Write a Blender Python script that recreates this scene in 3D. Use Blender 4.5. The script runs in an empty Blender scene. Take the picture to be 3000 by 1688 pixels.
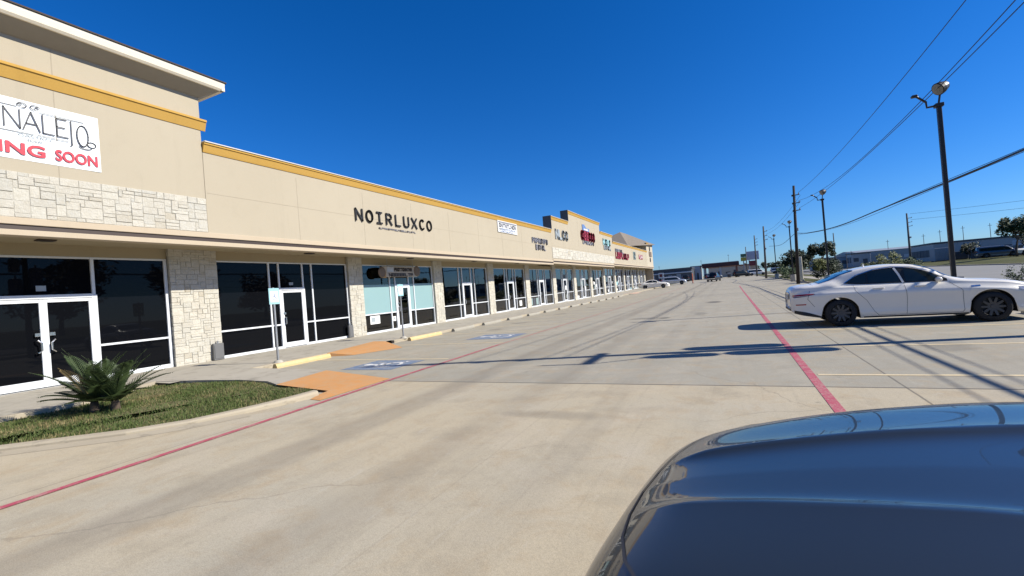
import bpy, math, random
import numpy as np
from mathutils import Vector, Matrix
R = random.Random(7)
scene = bpy.context.scene
COL = scene.collection
PI = math.pi

# ------------------------------------------------------------------ camera, light, sky
H = 1.52
FPX = 1350.0
ROLL, PITCH, YAW = 0.08, 11.1/1350, math.atan(639.2/1350)
fw = Vector((-math.sin(YAW)*math.cos(PITCH), math.cos(YAW)*math.cos(PITCH), math.sin(PITCH)))
r0 = Vector((math.cos(YAW), math.sin(YAW), 0)); u0 = r0.cross(fw)
ri = r0*math.cos(ROLL) - u0*math.sin(ROLL)
up = ri.cross(fw)
cd = bpy.data.cameras.new("camera"); cam = bpy.data.objects.new("camera", cd); COL.objects.link(cam)
M = Matrix((ri, up, -fw)).transposed().to_4x4(); M.translation = (0, 0, H)
cam.matrix_world = M
cd.sensor_width = 36; cd.lens = 36*FPX/3000; cd.clip_start = 0.05; cd.clip_end = 9000
scene.camera = cam

SUN_EL = math.radians(35.8)
sd = Vector((0.975, 0.222, 0)).normalized()*math.cos(SUN_EL) + Vector((0, 0, math.sin(SUN_EL)))
ld = bpy.data.lights.new("sun", 'SUN'); sun = bpy.data.objects.new("sun", ld); COL.objects.link(sun)
ld.energy = 4.6; ld.angle = math.radians(0.5); ld.color = (1.0, 0.945, 0.835)
sun.rotation_euler = sd.to_track_quat('Z', 'Y').to_euler(); sun.location = (40, 10, 40)

world = bpy.data.worlds.new("World"); scene.world = world; world.use_nodes = True
wn = world.node_tree; bg = wn.nodes['Background']
sky = wn.nodes.new('ShaderNodeTexSky'); sky.sky_type = 'NISHITA'; sky.sun_disc = False
sky.sun_elevation = SUN_EL; sky.sun_rotation = math.atan2(sd.x, sd.y)
sky.air_density = 1.0; sky.dust_density = 0.15; sky.ozone_density = 3.0; sky.altitude = 0
hs = wn.nodes.new('ShaderNodeHueSaturation'); hs.inputs['Saturation'].default_value = 1.13; hs.inputs['Value'].default_value = .92
tint = wn.nodes.new('ShaderNodeMix'); tint.data_type = 'RGBA'; tint.blend_type = 'MULTIPLY'; tint.inputs[0].default_value = 1
tint.inputs[7].default_value = (.40, .60, .97, 1)
wn.links.new(sky.outputs[0], tint.inputs[6]); wn.links.new(tint.outputs[2], hs.inputs['Color'])
wn.links.new(hs.outputs[0], bg.inputs['Color']); bg.inputs['Strength'].default_value = 0.1
vs = scene.view_settings
vs.view_transform = 'Standard'; vs.look = 'None'; vs.gamma = 1; vs.use_curve_mapping = False; vs.exposure = 0.62

# ------------------------------------------------------------------ node helper
class NT:
    def __init__(s, name):
        s.m = bpy.data.materials.new(name); s.m.use_nodes = True
        s.t = s.m.node_tree; s.b = s.t.nodes['Principled BSDF']; s.out = s.t.nodes['Material Output']
        s._tc = None
    def n(s, ty, **kw):
        nd = s.t.nodes.new(ty)
        for k, v in kw.items(): setattr(nd, k, v)
        return nd
    def put(s, sock, v):
        if isinstance(v, bpy.types.NodeSocket): s.t.links.new(v, sock)
        elif isinstance(v, (tuple, list)) and len(v) == 3 and len(sock.default_value) == 4: sock.default_value = (*v, 1)
        else: sock.default_value = v
    def co(s):
        if not s._tc: s._tc = s.n('ShaderNodeTexCoord')
        return s._tc.outputs['Object']
    def math(s, op, a, b=0.0, c=None):
        nd = s.n('ShaderNodeMath', operation=op); s.put(nd.inputs[0], a); s.put(nd.inputs[1], b)
        if c is not None: s.put(nd.inputs[2], c)
        return nd.outputs[0]
    def xyz(s):
        nd = s.n('ShaderNodeSeparateXYZ'); s.put(nd.inputs[0], s.co()); return nd.outputs
    def noise(s, scale=5., detail=4., rough=.55, sc=(1, 1, 1), dist=0.):
        mp = s.n('ShaderNodeMapping'); s.put(mp.inputs[0], s.co()); mp.inputs['Scale'].default_value = sc
        nd = s.n('ShaderNodeTexNoise'); s.put(nd.inputs['Vector'], mp.outputs[0])
        nd.inputs['Scale'].default_value = scale; nd.inputs['Detail'].default_value = detail
        nd.inputs['Roughness'].default_value = rough; nd.inputs['Distortion'].default_value = dist
        return nd.outputs['Fac']
    def ramp(s, f, *stops):
        nd = s.n('ShaderNodeValToRGB'); s.put(nd.inputs[0], f); e = nd.color_ramp.elements
        while len(e) < len(stops): e.new(.5)
        for el, (p, c) in zip(e, stops):
            el.position = p; el.color = (*c, 1) if isinstance(c, (tuple, list)) else (c, c, c, 1)
        return nd.outputs[0]
    def mix(s, f, a, b, mode='MIX'):
        nd = s.n('ShaderNodeMix', data_type='RGBA', blend_type=mode)
        s.put(nd.inputs[0], f); s.put(nd.inputs[6], a); s.put(nd.inputs[7], b); return nd.outputs[2]
    def maprange(s, v, a, b, c=0., d=1.):
        nd = s.n('ShaderNodeMapRange', interpolation_type='SMOOTHSTEP')
        for i, q in enumerate((v, a, b, c, d)): s.put(nd.inputs[i], q)
        return nd.outputs[0]
    def bump(s, h, strength=.3, dist=.01):
        nd = s.n('ShaderNodeBump'); s.put(nd.inputs['Height'], h); nd.inputs['Strength'].default_value = strength
        nd.inputs['Distance'].default_value = dist; s.t.links.new(nd.outputs[0], s.b.inputs['Normal'])
    def set(s, **kw):
        al = dict(color='Base Color', rough='Roughness', metal='Metallic', spec='Specular IOR Level', coat='Coat Weight',
                  coatr='Coat Roughness', emit='Emission Color', emits='Emission Strength', alpha='Alpha')
        for k, v in kw.items(): s.put(s.b.inputs[al[k]], v)
        return s

def simple(name, color, rough=.6, metal=0., var=.12, scale=6., spec=.5, bump=0., bscale=60., coat=0.):
    k = NT(name); c = color
    if var:
        f = k.noise(scale, 5)
        k.set(color=k.mix(f, tuple(x*(1-var*1.6) for x in c), tuple(min(1, x*(1+var*1.3)) for x in c)))
    else: k.set(color=c)
    k.set(rough=rough, metal=metal, spec=spec, coat=coat)
    if bump: k.bump(k.noise(bscale, 3), bump, .01)
    return k.m

MAT = {}
def mk():
    # --- concrete of the parking lot: tan pour in front, greyer pour beyond the joint at y = 6.95
    k = NT('lot_concrete'); x, y, z = k.xyz()
    big = k.noise(.22, 4, .6); mid = k.noise(1.3, 6, .65); fine = k.noise(38, 3, .7); grit = k.noise(130, 2, .8)
    streak = k.noise(1.0, 5, .6, sc=(2.6, .16, 1)); thin = k.noise(1.0, 4, .65, sc=(14, .5, 1))
    tan = k.mix(big, (.465, .39, .265), (.545, .46, .32))
    cool = k.mix(k.ramp(k.noise(.33, 4, .6), (.42, 0.), (.62, 1.)), tan, (.455, .405, .305))
    gry = k.mix(big, (.325, .303, .245), (.39, .36, .285))
    col = k.mix(k.math('GREATER_THAN', y, 6.95), cool, gry)
    # pours further out differ a little, slab by slab
    slab = k.n('ShaderNodeTexWhiteNoise', noise_dimensions='2D')
    cmb = k.n('ShaderNodeCombineXYZ'); k.put(cmb.inputs[0], k.math('FLOOR', k.math('MULTIPLY', k.math('ADD', x, 6.05), .127)))
    k.put(cmb.inputs[1], k.math('FLOOR', k.math('MULTIPLY', k.math('ADD', y, -6.95), .139))); k.put(slab.inputs[0], cmb.outputs[0])
    col = k.mix(k.math('MULTIPLY', slab.outputs[0], .2), col, (.27, .25, .2))
    col = k.mix(k.ramp(mid, (.3, .5), (.5, 0.), (1, 0.)), col, (.27, .235, .175))
    patch = k.noise(.75, 6, .68, dist=.8)
    col = k.mix(k.math('MULTIPLY', k.ramp(patch, (.5, 0.), (.68, 1.)), .38), col, (.52, .45, .345))
    col = k.mix(k.math('MULTIPLY', k.ramp(k.noise(2.2, 6, .7, dist=.5), (.5, 0.), (.68, 1.)), .45), col, (.40, .295, .17))
    col = k.mix(k.math('MULTIPLY', k.ramp(k.noise(11, 4, .7), (.55, 0.), (.75, 1.)), .22), col, (.2, .17, .13))
    col = k.mix(k.math('MULTIPLY', k.ramp(streak, (.52, 0.), (.78, 1.)), .30), col, (.22, .19, .14))
    col = k.mix(k.math('MULTIPLY', k.ramp(thin, (.58, 0.), (.72, 1.)), .14), col, (.19, .165, .13))
    col = k.mix(k.math('MULTIPLY', k.ramp(k.noise(1., 5, .7, sc=(5, 1.6, 1), dist=1.4), (.6, 0.), (.74, 1.)), .42), col, (.5, .46, .38))
    def band(cx, w, amt, n=True):
        global _
        d = k.math('ABSOLUTE', k.math('SUBTRACT', x, cx)); f = k.maprange(d, w, w*.25)
        f = k.math('MULTIPLY', f, amt)
        return k.math('MULTIPLY', f, k.ramp(k.noise(.9, 5, .6, sc=(2, .5, 1)), (.25, .3), (.7, 1.)))
    col = k.mix(band(-4.34, .42, .55), col, (.17, .145, .115))
    col = k.mix(band(-2.75, .4, .32), col, (.17, .145, .115))
    col = k.mix(band(-1.5, .3, .2), col, (.2, .18, .15))
    wave = k.math('ADD', k.math('MULTIPLY', k.noise(3, 3), .05), -.025)
    def line(v, c, w, amt):
        nonlocal col
        d = k.math('ABSOLUTE', k.math('SUBTRACT', k.math('ADD', v, k.math('MULTIPLY', wave, .3)), c))
        col = k.mix(k.math('MULTIPLY', k.maprange(d, w, w*.4), amt), col, (.075, .068, .06))
    line(y, 6.95, .03, .9); line(x, 1.8, .018, .7); line(x, -6.12, .016, .35); line(x, -2.15, .012, .1)
    for q in (14.15, 21.35, 28.6, 35.8, 50.2): line(y, q, .03, .45)
    # oil spots
    for (ox, oy, rx, ry, a) in ((-.95, 28.9, .55, 1.5, .8), (-3.3, 19.2, .8, .55, .55), (-2.45, 19.1, .28, .4, .85), (-1.2, 20.5, .4, 1.1, .45),
                                (3.6, 5.3, .5, .5, .35), (3.2, 10.2, .5, .8, .35), (-9, 17, .5, .5, .4), (-9.2, 20, .6, .5, .5), (-9.1, 25.6, .5, .6, .45), (-8.8, 31.3, .5, .8, .5), (2.1, 18.5, .6, .7, .4),(-2, 5.2, .9, .25, .3)):
        dx = k.math('DIVIDE', k.math('SUBTRACT', x, ox), rx); dy = k.math('DIVIDE', k.math('SUBTRACT', y, oy), ry)
        d = k.math('SQRT', k.math('ADD', k.math('MULTIPLY', dx, dx), k.math('MULTIPLY', dy, dy)))
        d = k.math('ADD', d, k.math('MULTIPLY', k.math('SUBTRACT', mid, .5), 1.3))
        col = k.mix(k.math('MULTIPLY', k.maprange(d, 1., .35), a), col, (.09, .083, .072))
    vo = k.n('ShaderNodeTexVoronoi'); vo.inputs['Scale'].default_value = .95; vo.inputs['Randomness'].default_value = 1.; k.put(vo.inputs['Vector'], k.co())
    vd = k.math('ADD', vo.outputs['Distance'], k.math('MULTIPLY', k.math('SUBTRACT', fine, .5), .05)); sel = k.n('ShaderNodeSeparateColor'); k.put(sel.inputs[0], vo.outputs['Color'])
    col = k.mix(k.math('MULTIPLY', k.math('MULTIPLY', k.maprange(vd, .055, .02), k.math('GREATER_THAN', sel.outputs[0], .55)), k.math('MULTIPLY', sel.outputs[1], .75)), col, (.1, .09, .075))
    vc = k.n('ShaderNodeTexVoronoi', feature='DISTANCE_TO_EDGE'); vc.inputs['Scale'].default_value = .11; mp = k.n('ShaderNodeMapping'); k.put(mp.inputs[0], k.co())
    wob = k.n('ShaderNodeVectorMath', operation='ADD'); nz = k.n('ShaderNodeTexNoise'); nz.inputs['Scale'].default_value = .8; nz.inputs['Detail'].default_value = 6; k.put(nz.inputs['Vector'], k.co()); k.put(wob.inputs[0], mp.outputs[0]); k.put(wob.inputs[1], nz.outputs['Color']); k.put(vc.inputs['Vector'], wob.outputs[0])
    col = k.mix(k.math('MULTIPLY', k.maprange(vc.outputs['Distance'], .0016, .0006), k.math('MULTIPLY', k.ramp(big, (.45, 0.), (.55, 1.)), .3)), col, (.14, .12, .095))
    col = k.mix(k.math('MULTIPLY', k.ramp(fine, (.35, 1.), (.6, 0.)), .16), col, (.16, .14, .11))
    col = k.mix(k.math('MULTIPLY', k.ramp(grit, (.38, 1.), (.52, 0.)), .3), col, (.15, .13, .1)); col = k.mix(k.math('MULTIPLY', k.ramp(grit, (.55, 0.), (.68, 1.)), .25), col, (.6, .54, .43))
    k.set(color=col, rough=.88, spec=.25); k.bump(k.math('ADD', fine, k.math('MULTIPLY', mid, 1.5)), .22, .006); MAT['lot'] = k.m

    k = NT('walk_concrete'); x, y, z = k.xyz(); f = k.noise(.8, 5); mid = k.noise(3, 5, .65)
    col = k.mix(f, (.33, .3, .245), (.43, .395, .325))
    col = k.mix(k.ramp(mid, (.3, .55), (.5, 0.)), col, (.2, .18, .145))
    fr = k.math('ABSOLUTE', k.math('SUBTRACT', k.math('FRACT', k.math('DIVIDE', y, 1.55)), .5))
    col = k.mix(k.math('MULTIPLY', k.math('GREATER_THAN', fr, .494), .6), col, (.1, .09, .08))
    k.set(color=col, rough=.9, spec=.2); k.bump(k.noise(45, 3), .2, .005); MAT['walk'] = k.m

    k = NT('kerb_concrete'); f = k.noise(1.2, 5); g = k.noise(1., 5, .7, sc=(3, 3, 9))
    col = k.mix(f, (.35, .3, .22), (.43, .375, .28)); col = k.mix(k.ramp(g, (.55, 0.), (.7, .7)), col, (.16, .14, .11))
    k.set(color=col, rough=.9, spec=.2); k.bump(k.noise(40, 3), .3, .006); MAT['kerb'] = k.m

    def paint(name, c, wear=.5, base=(.36, .32, .25)):
        k = NT(name); n1 = k.noise(5, 6, .75); n2 = k.noise(40, 4, .7)
        n = k.math('ADD', k.math('MULTIPLY', n1, .6), k.math('MULTIPLY', n2, .4))
        col = k.mix(k.noise(1.5, 3), tuple(v*.85 for v in c), c)
        col = k.mix(k.math('MULTIPLY', k.ramp(n, (.46, 0.), (.64, 1.)), wear), col, base)
        k.set(color=col, rough=.75, spec=.3); k.bump(n2, .15, .004); return k.m
    MAT['red'] = paint('red_paint', (.43, .075, .115), .8, (.42, .3, .25))
    MAT['redfar'] = paint('faded_red_paint', (.42, .17, .14), 1., (.34, .31, .26))
    MAT['yellow'] = paint('yellow_paint', (.62, .47, .2), .7)
    MAT['stall'] = paint('stall_paint', (.72, .58, .35), .6)
    MAT['orange'] = paint('orange_ramp_paint', (.57, .275, .095), .85, (.45, .30, .17))
    MAT['pink'] = paint('pink_ramp_paint', (.60, .4, .3), .6)
    MAT['blue'] = paint('blue_paint', (.13, .19, .30), 1., (.33, .315, .275))
    MAT['white_paint'] = paint('white_paint', (.74, .74, .72), .8)
    MAT['yblock'] = paint('yellow_stop_paint', (.60, .44, .2), .7, (.5, .43, .28))
    MAT['stopconc'] = paint('aged_stop_concrete', (.35, .325, .265), .6, (.25, .23, .19))
    MAT['conc'] = paint('cast_concrete', (.46, .43, .36), .6, (.33, .3, .25))

    def stucco(name, a, b, big=.35):
        k = NT(name); f = k.noise(big, 5, .6); g = k.noise(1., 5, .7, sc=(2.4, 2.4, .16)); sp = k.noise(60, 3, .8)
        col = k.mix(f, a, b); col = k.mix(k.math('MULTIPLY', k.ramp(g, (.55, 0.), (.75, 1.)), .22), col, tuple(v*.66 for v in a)); col = k.mix(k.math('MULTIPLY', k.ramp(sp, (.35, 1.), (.55, 0.)), .14), col, tuple(v*.6 for v in a)); col = k.mix(k.math('MULTIPLY', k.ramp(k.noise(2.1, 6, .7), (.52, 0.), (.7, 1.)), .12), col, tuple(v*.8 for v in a))
        fine = k.noise(90, 3, .7); k.set(color=col, rough=.92, spec=.2); k.bump(fine, .35, .006); return k.m
    MAT['stucco'] = stucco('beige_stucco', (.385, .335, .25), (.435, .382, .29))
    MAT['stucco_pink'] = stucco('warm_stucco', (.375, .31, .23), (.4, .335, .25))
    MAT['stucco_pale'] = stucco('pale_stucco', (.44, .39, .3), (.48, .425, .33))  # paler stucco tone for the end tower wall
    MAT['groove'] = simple('stucco_groove', (.33, .285, .215), .95, var=.05)
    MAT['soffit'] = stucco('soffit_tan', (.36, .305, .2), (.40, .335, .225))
    MAT['cornice'] = stucco('ochre_cornice', (.46, .275, .065), (.51, .31, .08))
    MAT['trim'] = stucco('cream_trim', (.45, .37, .27), (.49, .41, .3))
    MAT['channel'] = simple('bronze_channel', (.045, .028, .02), .5, var=.1)
    MAT['flash'] = simple('white_flashing', (.56, .54, .5), .45, var=.05)
    MAT['fascia'] = simple('cream_gutter', (.66, .60, .48), .5, var=.05)
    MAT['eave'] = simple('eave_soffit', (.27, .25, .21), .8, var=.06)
    MAT['shingle'] = simple('dark_shingle', (.06, .045, .035), .9, var=.3, scale=20, bump=.5)
    MAT['roofgrey'] = simple('grey_shingle', (.2, .165, .125), .9, var=.2, scale=3, bump=.4)
    MAT['roofflat'] = simple('membrane_roof', (.5, .5, .48), .8)

    k = NT('limestone_block'); g = k.n('ShaderNodeNewGeometry'); rnd = g.outputs['Random Per Island']
    col = k.ramp(rnd, (0., (.46, .42, .34)), (.06, (.50, .475, .41)), (.5, (.56, .53, .455)), (.8, (.48, .465, .41)), (1., (.56, .535, .46)))
    col = k.mix(k.ramp(k.noise(9, 6, .7), (.3, .4), (.6, 0.)), col, (.38, .33, .24))
    k.set(color=col, rough=.93, spec=.2); k.bump(k.noise(22, 6, .75), .9, .03); MAT['stone'] = k.m
    MAT['mortar'] = simple('mortar', (.42, .395, .335), .95, var=.15, scale=30, bump=.4)

    MAT['alu'] = simple('white_aluminium', (.66, .68, .70), .35, var=.04, spec=.6)
    MAT['steel'] = simple('galvanised_steel', (.36, .37, .38), .42, .6, var=.15, scale=15)
    MAT['chrome'] = simple('brushed_chrome', (.7, .7, .7), .18, 1., var=.05)
    k = NT('tinted_glass'); k.set(color=(.004, .0045, .006), rough=.015, spec=.11)
    k.bump(k.noise(.7, 2), .05, .02); MAT['tint'] = k.m
    # clear glass: tinted see-through pane with a mirror-like surface reflection
    def clear(name, t, boost=1.):
        k = NT(name); tr = k.n('ShaderNodeBsdfTransparent'); tr.inputs[0].default_value = (*t, 1)
        gl = k.n('ShaderNodeBsdfGlossy'); gl.inputs['Roughness'].default_value = .01
        fr = k.n('ShaderNodeFresnel'); fr.inputs[0].default_value = 1.5
        ms = k.n('ShaderNodeMixShader'); k.put(ms.inputs[0], k.math('MULTIPLY', fr.outputs[0], boost))
        k.t.links.new(tr.outputs[0], ms.inputs[1]); k.t.links.new(gl.outputs[0], ms.inputs[2])
        k.t.links.new(ms.outputs[0], k.out.inputs[0]); return k.m
    MAT['clear'] = clear('shop_glass', (.42, .47, .48), 1.9)
    MAT['carglass'] = clear('car_glass', (.2, .25, .24), 1.3)
    k = NT('dark_car_glass'); k.set(color=(.016, .024, .022), rough=.02, spec=.55); MAT['carglassd'] = k.m
    MAT['film'] = simple('frosted_teal_film', (.24, .37, .38), .25, var=.04, scale=1.)
    MAT['slat'] = simple('dark_blind', (.05, .05, .06), .6, var=.3, scale=4)
    MAT['paper'] = simple('paper', (.75, .75, .72), .7, var=.05)
    MAT['room'] = simple('room_wall', (.3, .29, .27), .9, var=.1, scale=1.)
    MAT['roomdark'] = simple('room_floor', (.12, .105, .09), .7, var=.2, scale=1.)
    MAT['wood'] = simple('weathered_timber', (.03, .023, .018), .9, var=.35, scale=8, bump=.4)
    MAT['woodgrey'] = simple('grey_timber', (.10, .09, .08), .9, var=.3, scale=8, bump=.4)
    MAT['polebronze'] = simple('dark_bronze_paint', (.02, .016, .014), .45, var=.1)
    MAT['polegrey'] = simple('grey_pole_paint', (.28, .28, .28), .5, var=.1)
    MAT['wire'] = simple('black_cable', (.02, .02, .022), .6, var=0)
    MAT['lens'] = simple('lamp_lens', (.2, .185, .15), .25, var=.05)
    MAT['cer'] = simple('glazed_insulator', (.25, .23, .22), .3, var=.1)
    MAT['tank'] = simple('transformer_grey', (.3, .31, .32), .45, var=.1)

    def carpaint(name, c, rough=.3, metal=0., coat=1., spec=.5):
        k = NT(name); k.set(color=k.mix(k.noise(1.2, 2), c, tuple(v*.94 for v in c)), rough=rough, metal=metal, coat=coat, coatr=.02, spec=spec); return k.m
    MAT['cwhite'] = carpaint('white_car_paint', (.82, .775, .69), .3, 0., .5)
    MAT['csilver'] = carpaint('silver_car_paint', (.42, .44, .46), .35, .4)
    MAT['cblack'] = carpaint('black_car_paint', (.008, .008, .009), .4, 0., .2, .3)
    k = NT('navy_car_paint')
    k.set(color=(.024, .028, .028), rough=.35, metal=.0, coat=.74, coatr=.015, spec=.3)
    k.bump(k.noise(2.2, 2), .012, .02); MAT['cnavy'] = k.m
    MAT['cgrey'] = carpaint('grey_car_paint', (.1, .11, .12), .3, .3)
    MAT['cred'] = carpaint('red_car_paint', (.3, .02, .02), .3)
    MAT['rubber'] = simple('tyre_rubber', (.014, .014, .015), .8, var=.2, scale=20)
    MAT['rim'] = simple('grey_alloy', (.085, .085, .09), .35, .6, var=.1)
    MAT['blackp'] = simple('black_plastic', (.012, .012, .013), .5, var=.1)
    MAT['seam'] = simple('panel_gap', (.05, .05, .055), .7, var=0)
    k = NT('tail_lens'); k.set(color=(.35, .012, .015), rough=.12, coat=1.); MAT['tail'] = k.m
    k = NT('tail_lens_dark'); k.set(color=(.06, .006, .008), rough=.12, coat=1.); MAT['taild'] = k.m
    MAT['head'] = simple('headlamp_lens', (.35, .36, .38), .06, .5, var=.4, scale=18)
    MAT['amber'] = simple('amber_lens', (.6, .2, .02), .2, var=0)

    def leaf(name, a, b, tr=.25):
        k = NT(name); g = k.n('ShaderNodeNewGeometry')
        col = k.mix(g.outputs['Random Per Island'], a, b); k.set(color=col, rough=.6, spec=.3); return k.m
    MAT['leaf'] = leaf('oak_leaf', (.022, .042, .014), (.06, .095, .03))
    MAT['leafdk'] = leaf('dark_leaf', (.012, .022, .01), (.035, .055, .02))
    MAT['leafyl'] = leaf('yellow_green_leaf', (.08, .1, .025), (.16, .17, .05))
    MAT['sago'] = leaf('sago_leaf', (.018, .034, .010), (.05, .075, .024))
    k = NT('grass_blade'); g_ = k.n('ShaderNodeNewGeometry'); rnd = g_.outputs['Random Per Island']
    grn = k.mix(rnd, (.045, .078, .018), (.11, .135, .04)); dry = k.mix(rnd, (.13, .11, .045), (.27, .215, .105))
    k.set(color=k.mix(k.ramp(k.math('ADD', k.noise(1.3, 4, .65), k.math('MULTIPLY', k.math('SUBTRACT', rnd, .5), .22)), (.52, 0.), (.68, 1.)), grn, dry), rough=.65, spec=.25); MAT['grass'] = k.m
    MAT['dry'] = leaf('dry_leaf', (.3, .22, .1), (.4, .3, .14))
    MAT['bark'] = simple('bark', (.09, .065, .045), .95, var=.3, scale=10, bump=.5)
    k = NT('island_soil'); k.set(color=k.mix(k.noise(4, 5, .7), (.10, .10, .045), (.20, .17, .09)), rough=1., spec=.1); k.bump(k.noise(30, 4), .6, .02); MAT['soil'] = k.m
    k = NT('field_grass'); k.set(color=k.mix(k.noise(.15, 6, .65), (.05, .062, .022), (.13, .122, .055)), rough=1., spec=.1); k.bump(k.noise(6, 4), .6, .05); MAT['field'] = k.m
    k = NT('road_asphalt'); k.set(color=k.mix(k.noise(.3, 6, .6), (.2, .195, .185), (.27, .262, .245)), rough=.9, spec=.2); MAT['road'] = k.m
    k = NT('ground_earth'); k.set(color=k.mix(k.noise(.05, 6, .6), (.14, .13, .07), (.2, .18, .11)), rough=1., spec=.1); MAT['earth'] = k.m
    for nm, c in dict(boxgrey=(.13, .13, .13), wgrey=(.25, .27, .29), wpale=(.44, .46, .48), wdark=(.06, .065, .075), wwhite=(.66, .66, .64), wtan=(.42, .36, .28), maroon=(.05, .012, .012), signlilac=(.4, .4, .48),
                      signyellow=(.4, .3, .03), signgreen=(.06, .12, .06), signred=(.16, .02, .025), rust=(.22, .09, .06), orangep=(.62, .14, .05), cream=(.6, .55, .42),
                      banner=(.74, .78, .80), black=(.012, .012, .013), ink=(.06, .06, .065), inkgrey=(.32, .36, .38), redtxt=(.55, .02, .045), wred=(.26, .012, .03), teal=(.30, .53, .56),
                      bluetxt=(.12, .2, .4), whitetxt=(.75, .75, .73), greytxt=(.2, .2, .23), brown=(.16, .11, .07), ochre=(.45, .25, .08), greengrey=(.25, .33, .32)).items():
        MAT[nm] = simple('surface_' + nm, c, .55, var=.07, scale=2.)
mk()

# ------------------------------------------------------------------ mesh helpers
class MB:
    def __init__(s): s.v = []; s.f = []; s.mi = []; s.cur = 0; s.smooth = False
    def add(s, vs, fs):
        o = len(s.v); s.v += [tuple(p) for p in vs]
        for f in fs: s.f.append([i+o for i in f]); s.mi.append(s.cur)
        return s
    def mat(s, i): s.cur = i; return s
    def box(s, x0, x1, y0, y1, z0, z1):
        v = [(x, y, z) for x in (x0, x1) for y in (y0, y1) for z in (z0, z1)]
        return s.add(v, [(0, 1, 3, 2), (4, 6, 7, 5), (0, 4, 5, 1), (2, 3, 7, 6), (0, 2, 6, 4), (1, 5, 7, 3)])
    def bbox(s, x0, x1, y0, y1, z0, z1, b=.01):
        """box with its edges chamfered"""
        c = [(x0, x1), (y0, y1), (z0, z1)]; vs = []; idx = {}
        for ix in (0, 1):
            for iy in (0, 1):
                for iz in (0, 1):
                    p = [c[0][ix], c[1][iy], c[2][iz]]; sg = [(1, -1)[ix], (1, -1)[iy], (1, -1)[iz]]
                    for a in range(3):
                        q = [p[i] + (0 if i == a else sg[i]*b) for i in range(3)]; idx[(ix, iy, iz, a)] = len(vs); vs.append(q)
        fs = []
        for a in range(3):
            o = [i for i in range(3) if i != a]
            for v in (0, 1):
                k = []
                for (u, w) in ((0, 0), (1, 0), (1, 1), (0, 1)):
                    t = [0, 0, 0]; t[a] = v; t[o[0]] = u; t[o[1]] = w; k.append(idx[(*t, a)])
                flip = (v == 0) != (a == 1); fs.append(k[::-1] if flip else k)
        for a in range(3):
            o = [i for i in range(3) if i != a]
            for u in (0, 1):
                for w in (0, 1):
                    t0 = [0, 0, 0]; t1 = [0, 0, 0]; t0[a] = 0; t1[a] = 1
                    for t in (t0, t1): t[o[0]] = u; t[o[1]] = w
                    fs.append([idx[(*t0, o[0])], idx[(*t1, o[0])], idx[(*t1, o[1])], idx[(*t0, o[1])]])
        for ix in (0, 1):
            for iy in (0, 1):
                for iz in (0, 1): fs.append([idx[(ix, iy, iz, a)] for a in range(3)])
        return s.add(vs, fs)
    def tube(s, p0, p1, r0, r1=None, n=8, cap=True):
        r1 = r0 if r1 is None else r1
        p0 = Vector(p0); p1 = Vector(p1); d = (p1-p0).normalized()
        a = d.orthogonal().normalized(); b = d.cross(a); vs = []
        for p, r in ((p0, r0), (p1, r1)):
            for i in range(n):
                t = 2*PI*i/n; vs.append(p + (a*math.cos(t)+b*math.sin(t))*r)
        fs = [(i, (i+1) % n, n+(i+1) % n, n+i) for i in range(n)]
        if cap: fs += [tuple(range(n-1, -1, -1)), tuple(range(n, 2*n))]
        return s.add(vs, fs)
    def path(s, pts, r, n=6):
        pts = [Vector(p) for p in pts]; vs = []; rr = r if isinstance(r, (list, tuple)) else [r]*len(pts)
        a = None
        for i, p in enumerate(pts):
            d = (pts[min(i+1, len(pts)-1)]-pts[max(i-1, 0)]).normalized()
            a = d.orthogonal().normalized() if a is None else (a - d*a.dot(d)).normalized()
            b = d.cross(a)
            for k in range(n):
                t = 2*PI*k/n; vs.append(p+(a*math.cos(t)+b*math.sin(t))*rr[i])
        fs = [(i*n+k, i*n+(k+1) % n, (i+1)*n+(k+1) % n, (i+1)*n+k) for i in range(len(pts)-1) for k in range(n)]
        fs += [tuple(range(n-1, -1, -1)), tuple(range((len(pts)-1)*n, len(pts)*n))]
        return s.add(vs, fs)
    def prism(s, poly, z0, z1):
        n = len(poly); z0f = z0 if callable(z0) else (lambda x, y: z0); z1f = z1 if callable(z1) else (lambda x, y: z1)
        vs = [(x, y, z0f(x, y)) for x, y in poly]+[(x, y, z1f(x, y)) for x, y in poly]
        return s.add(vs, [tuple(range(n-1, -1, -1)), tuple(range(n, 2*n))]+[(i, (i+1) % n, n+(i+1) % n, n+i) for i in range(n)])
    def extr(s, prof, axis, a, b):
        """closed 2-D profile swept along an axis ('y': profile in x,z)"""
        n = len(prof); f = (lambda p, t: (p[0], t, p[1])) if axis == 'y' else ((lambda p, t: (t, p[0], p[1])) if axis == 'x' else (lambda p, t: (p[0], p[1], t)))
        return s.add([f(p, a) for p in prof]+[f(p, b) for p in prof], [tuple(range(n)), tuple(range(2*n-1, n-1, -1))]+[(i, n+i, n+(i+1) % n, (i+1) % n) for i in range(n)])
    def lathe(s, prof, c=(0, 0, 0), n=20, axis='z'):
        vs = []
        for r, h in prof:
            for k in range(n):
                t = 2*PI*k/n; q = (r*math.cos(t), r*math.sin(t), h)
                q = q if axis == 'z' else ((q[0], q[2], q[1]) if axis == 'y' else (q[2], q[0], q[1]))
                vs.append((c[0]+q[0], c[1]+q[1], c[2]+q[2]))
        return s.add(vs, [(i*n+k, i*n+(k+1) % n, (i+1)*n+(k+1) % n, (i+1)*n+k) for i in range(len(prof)-1) for k in range(n)])
    def quad(s, a, b, c, d): return s.add([a, b, c, d], [(0, 1, 2, 3)])
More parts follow.
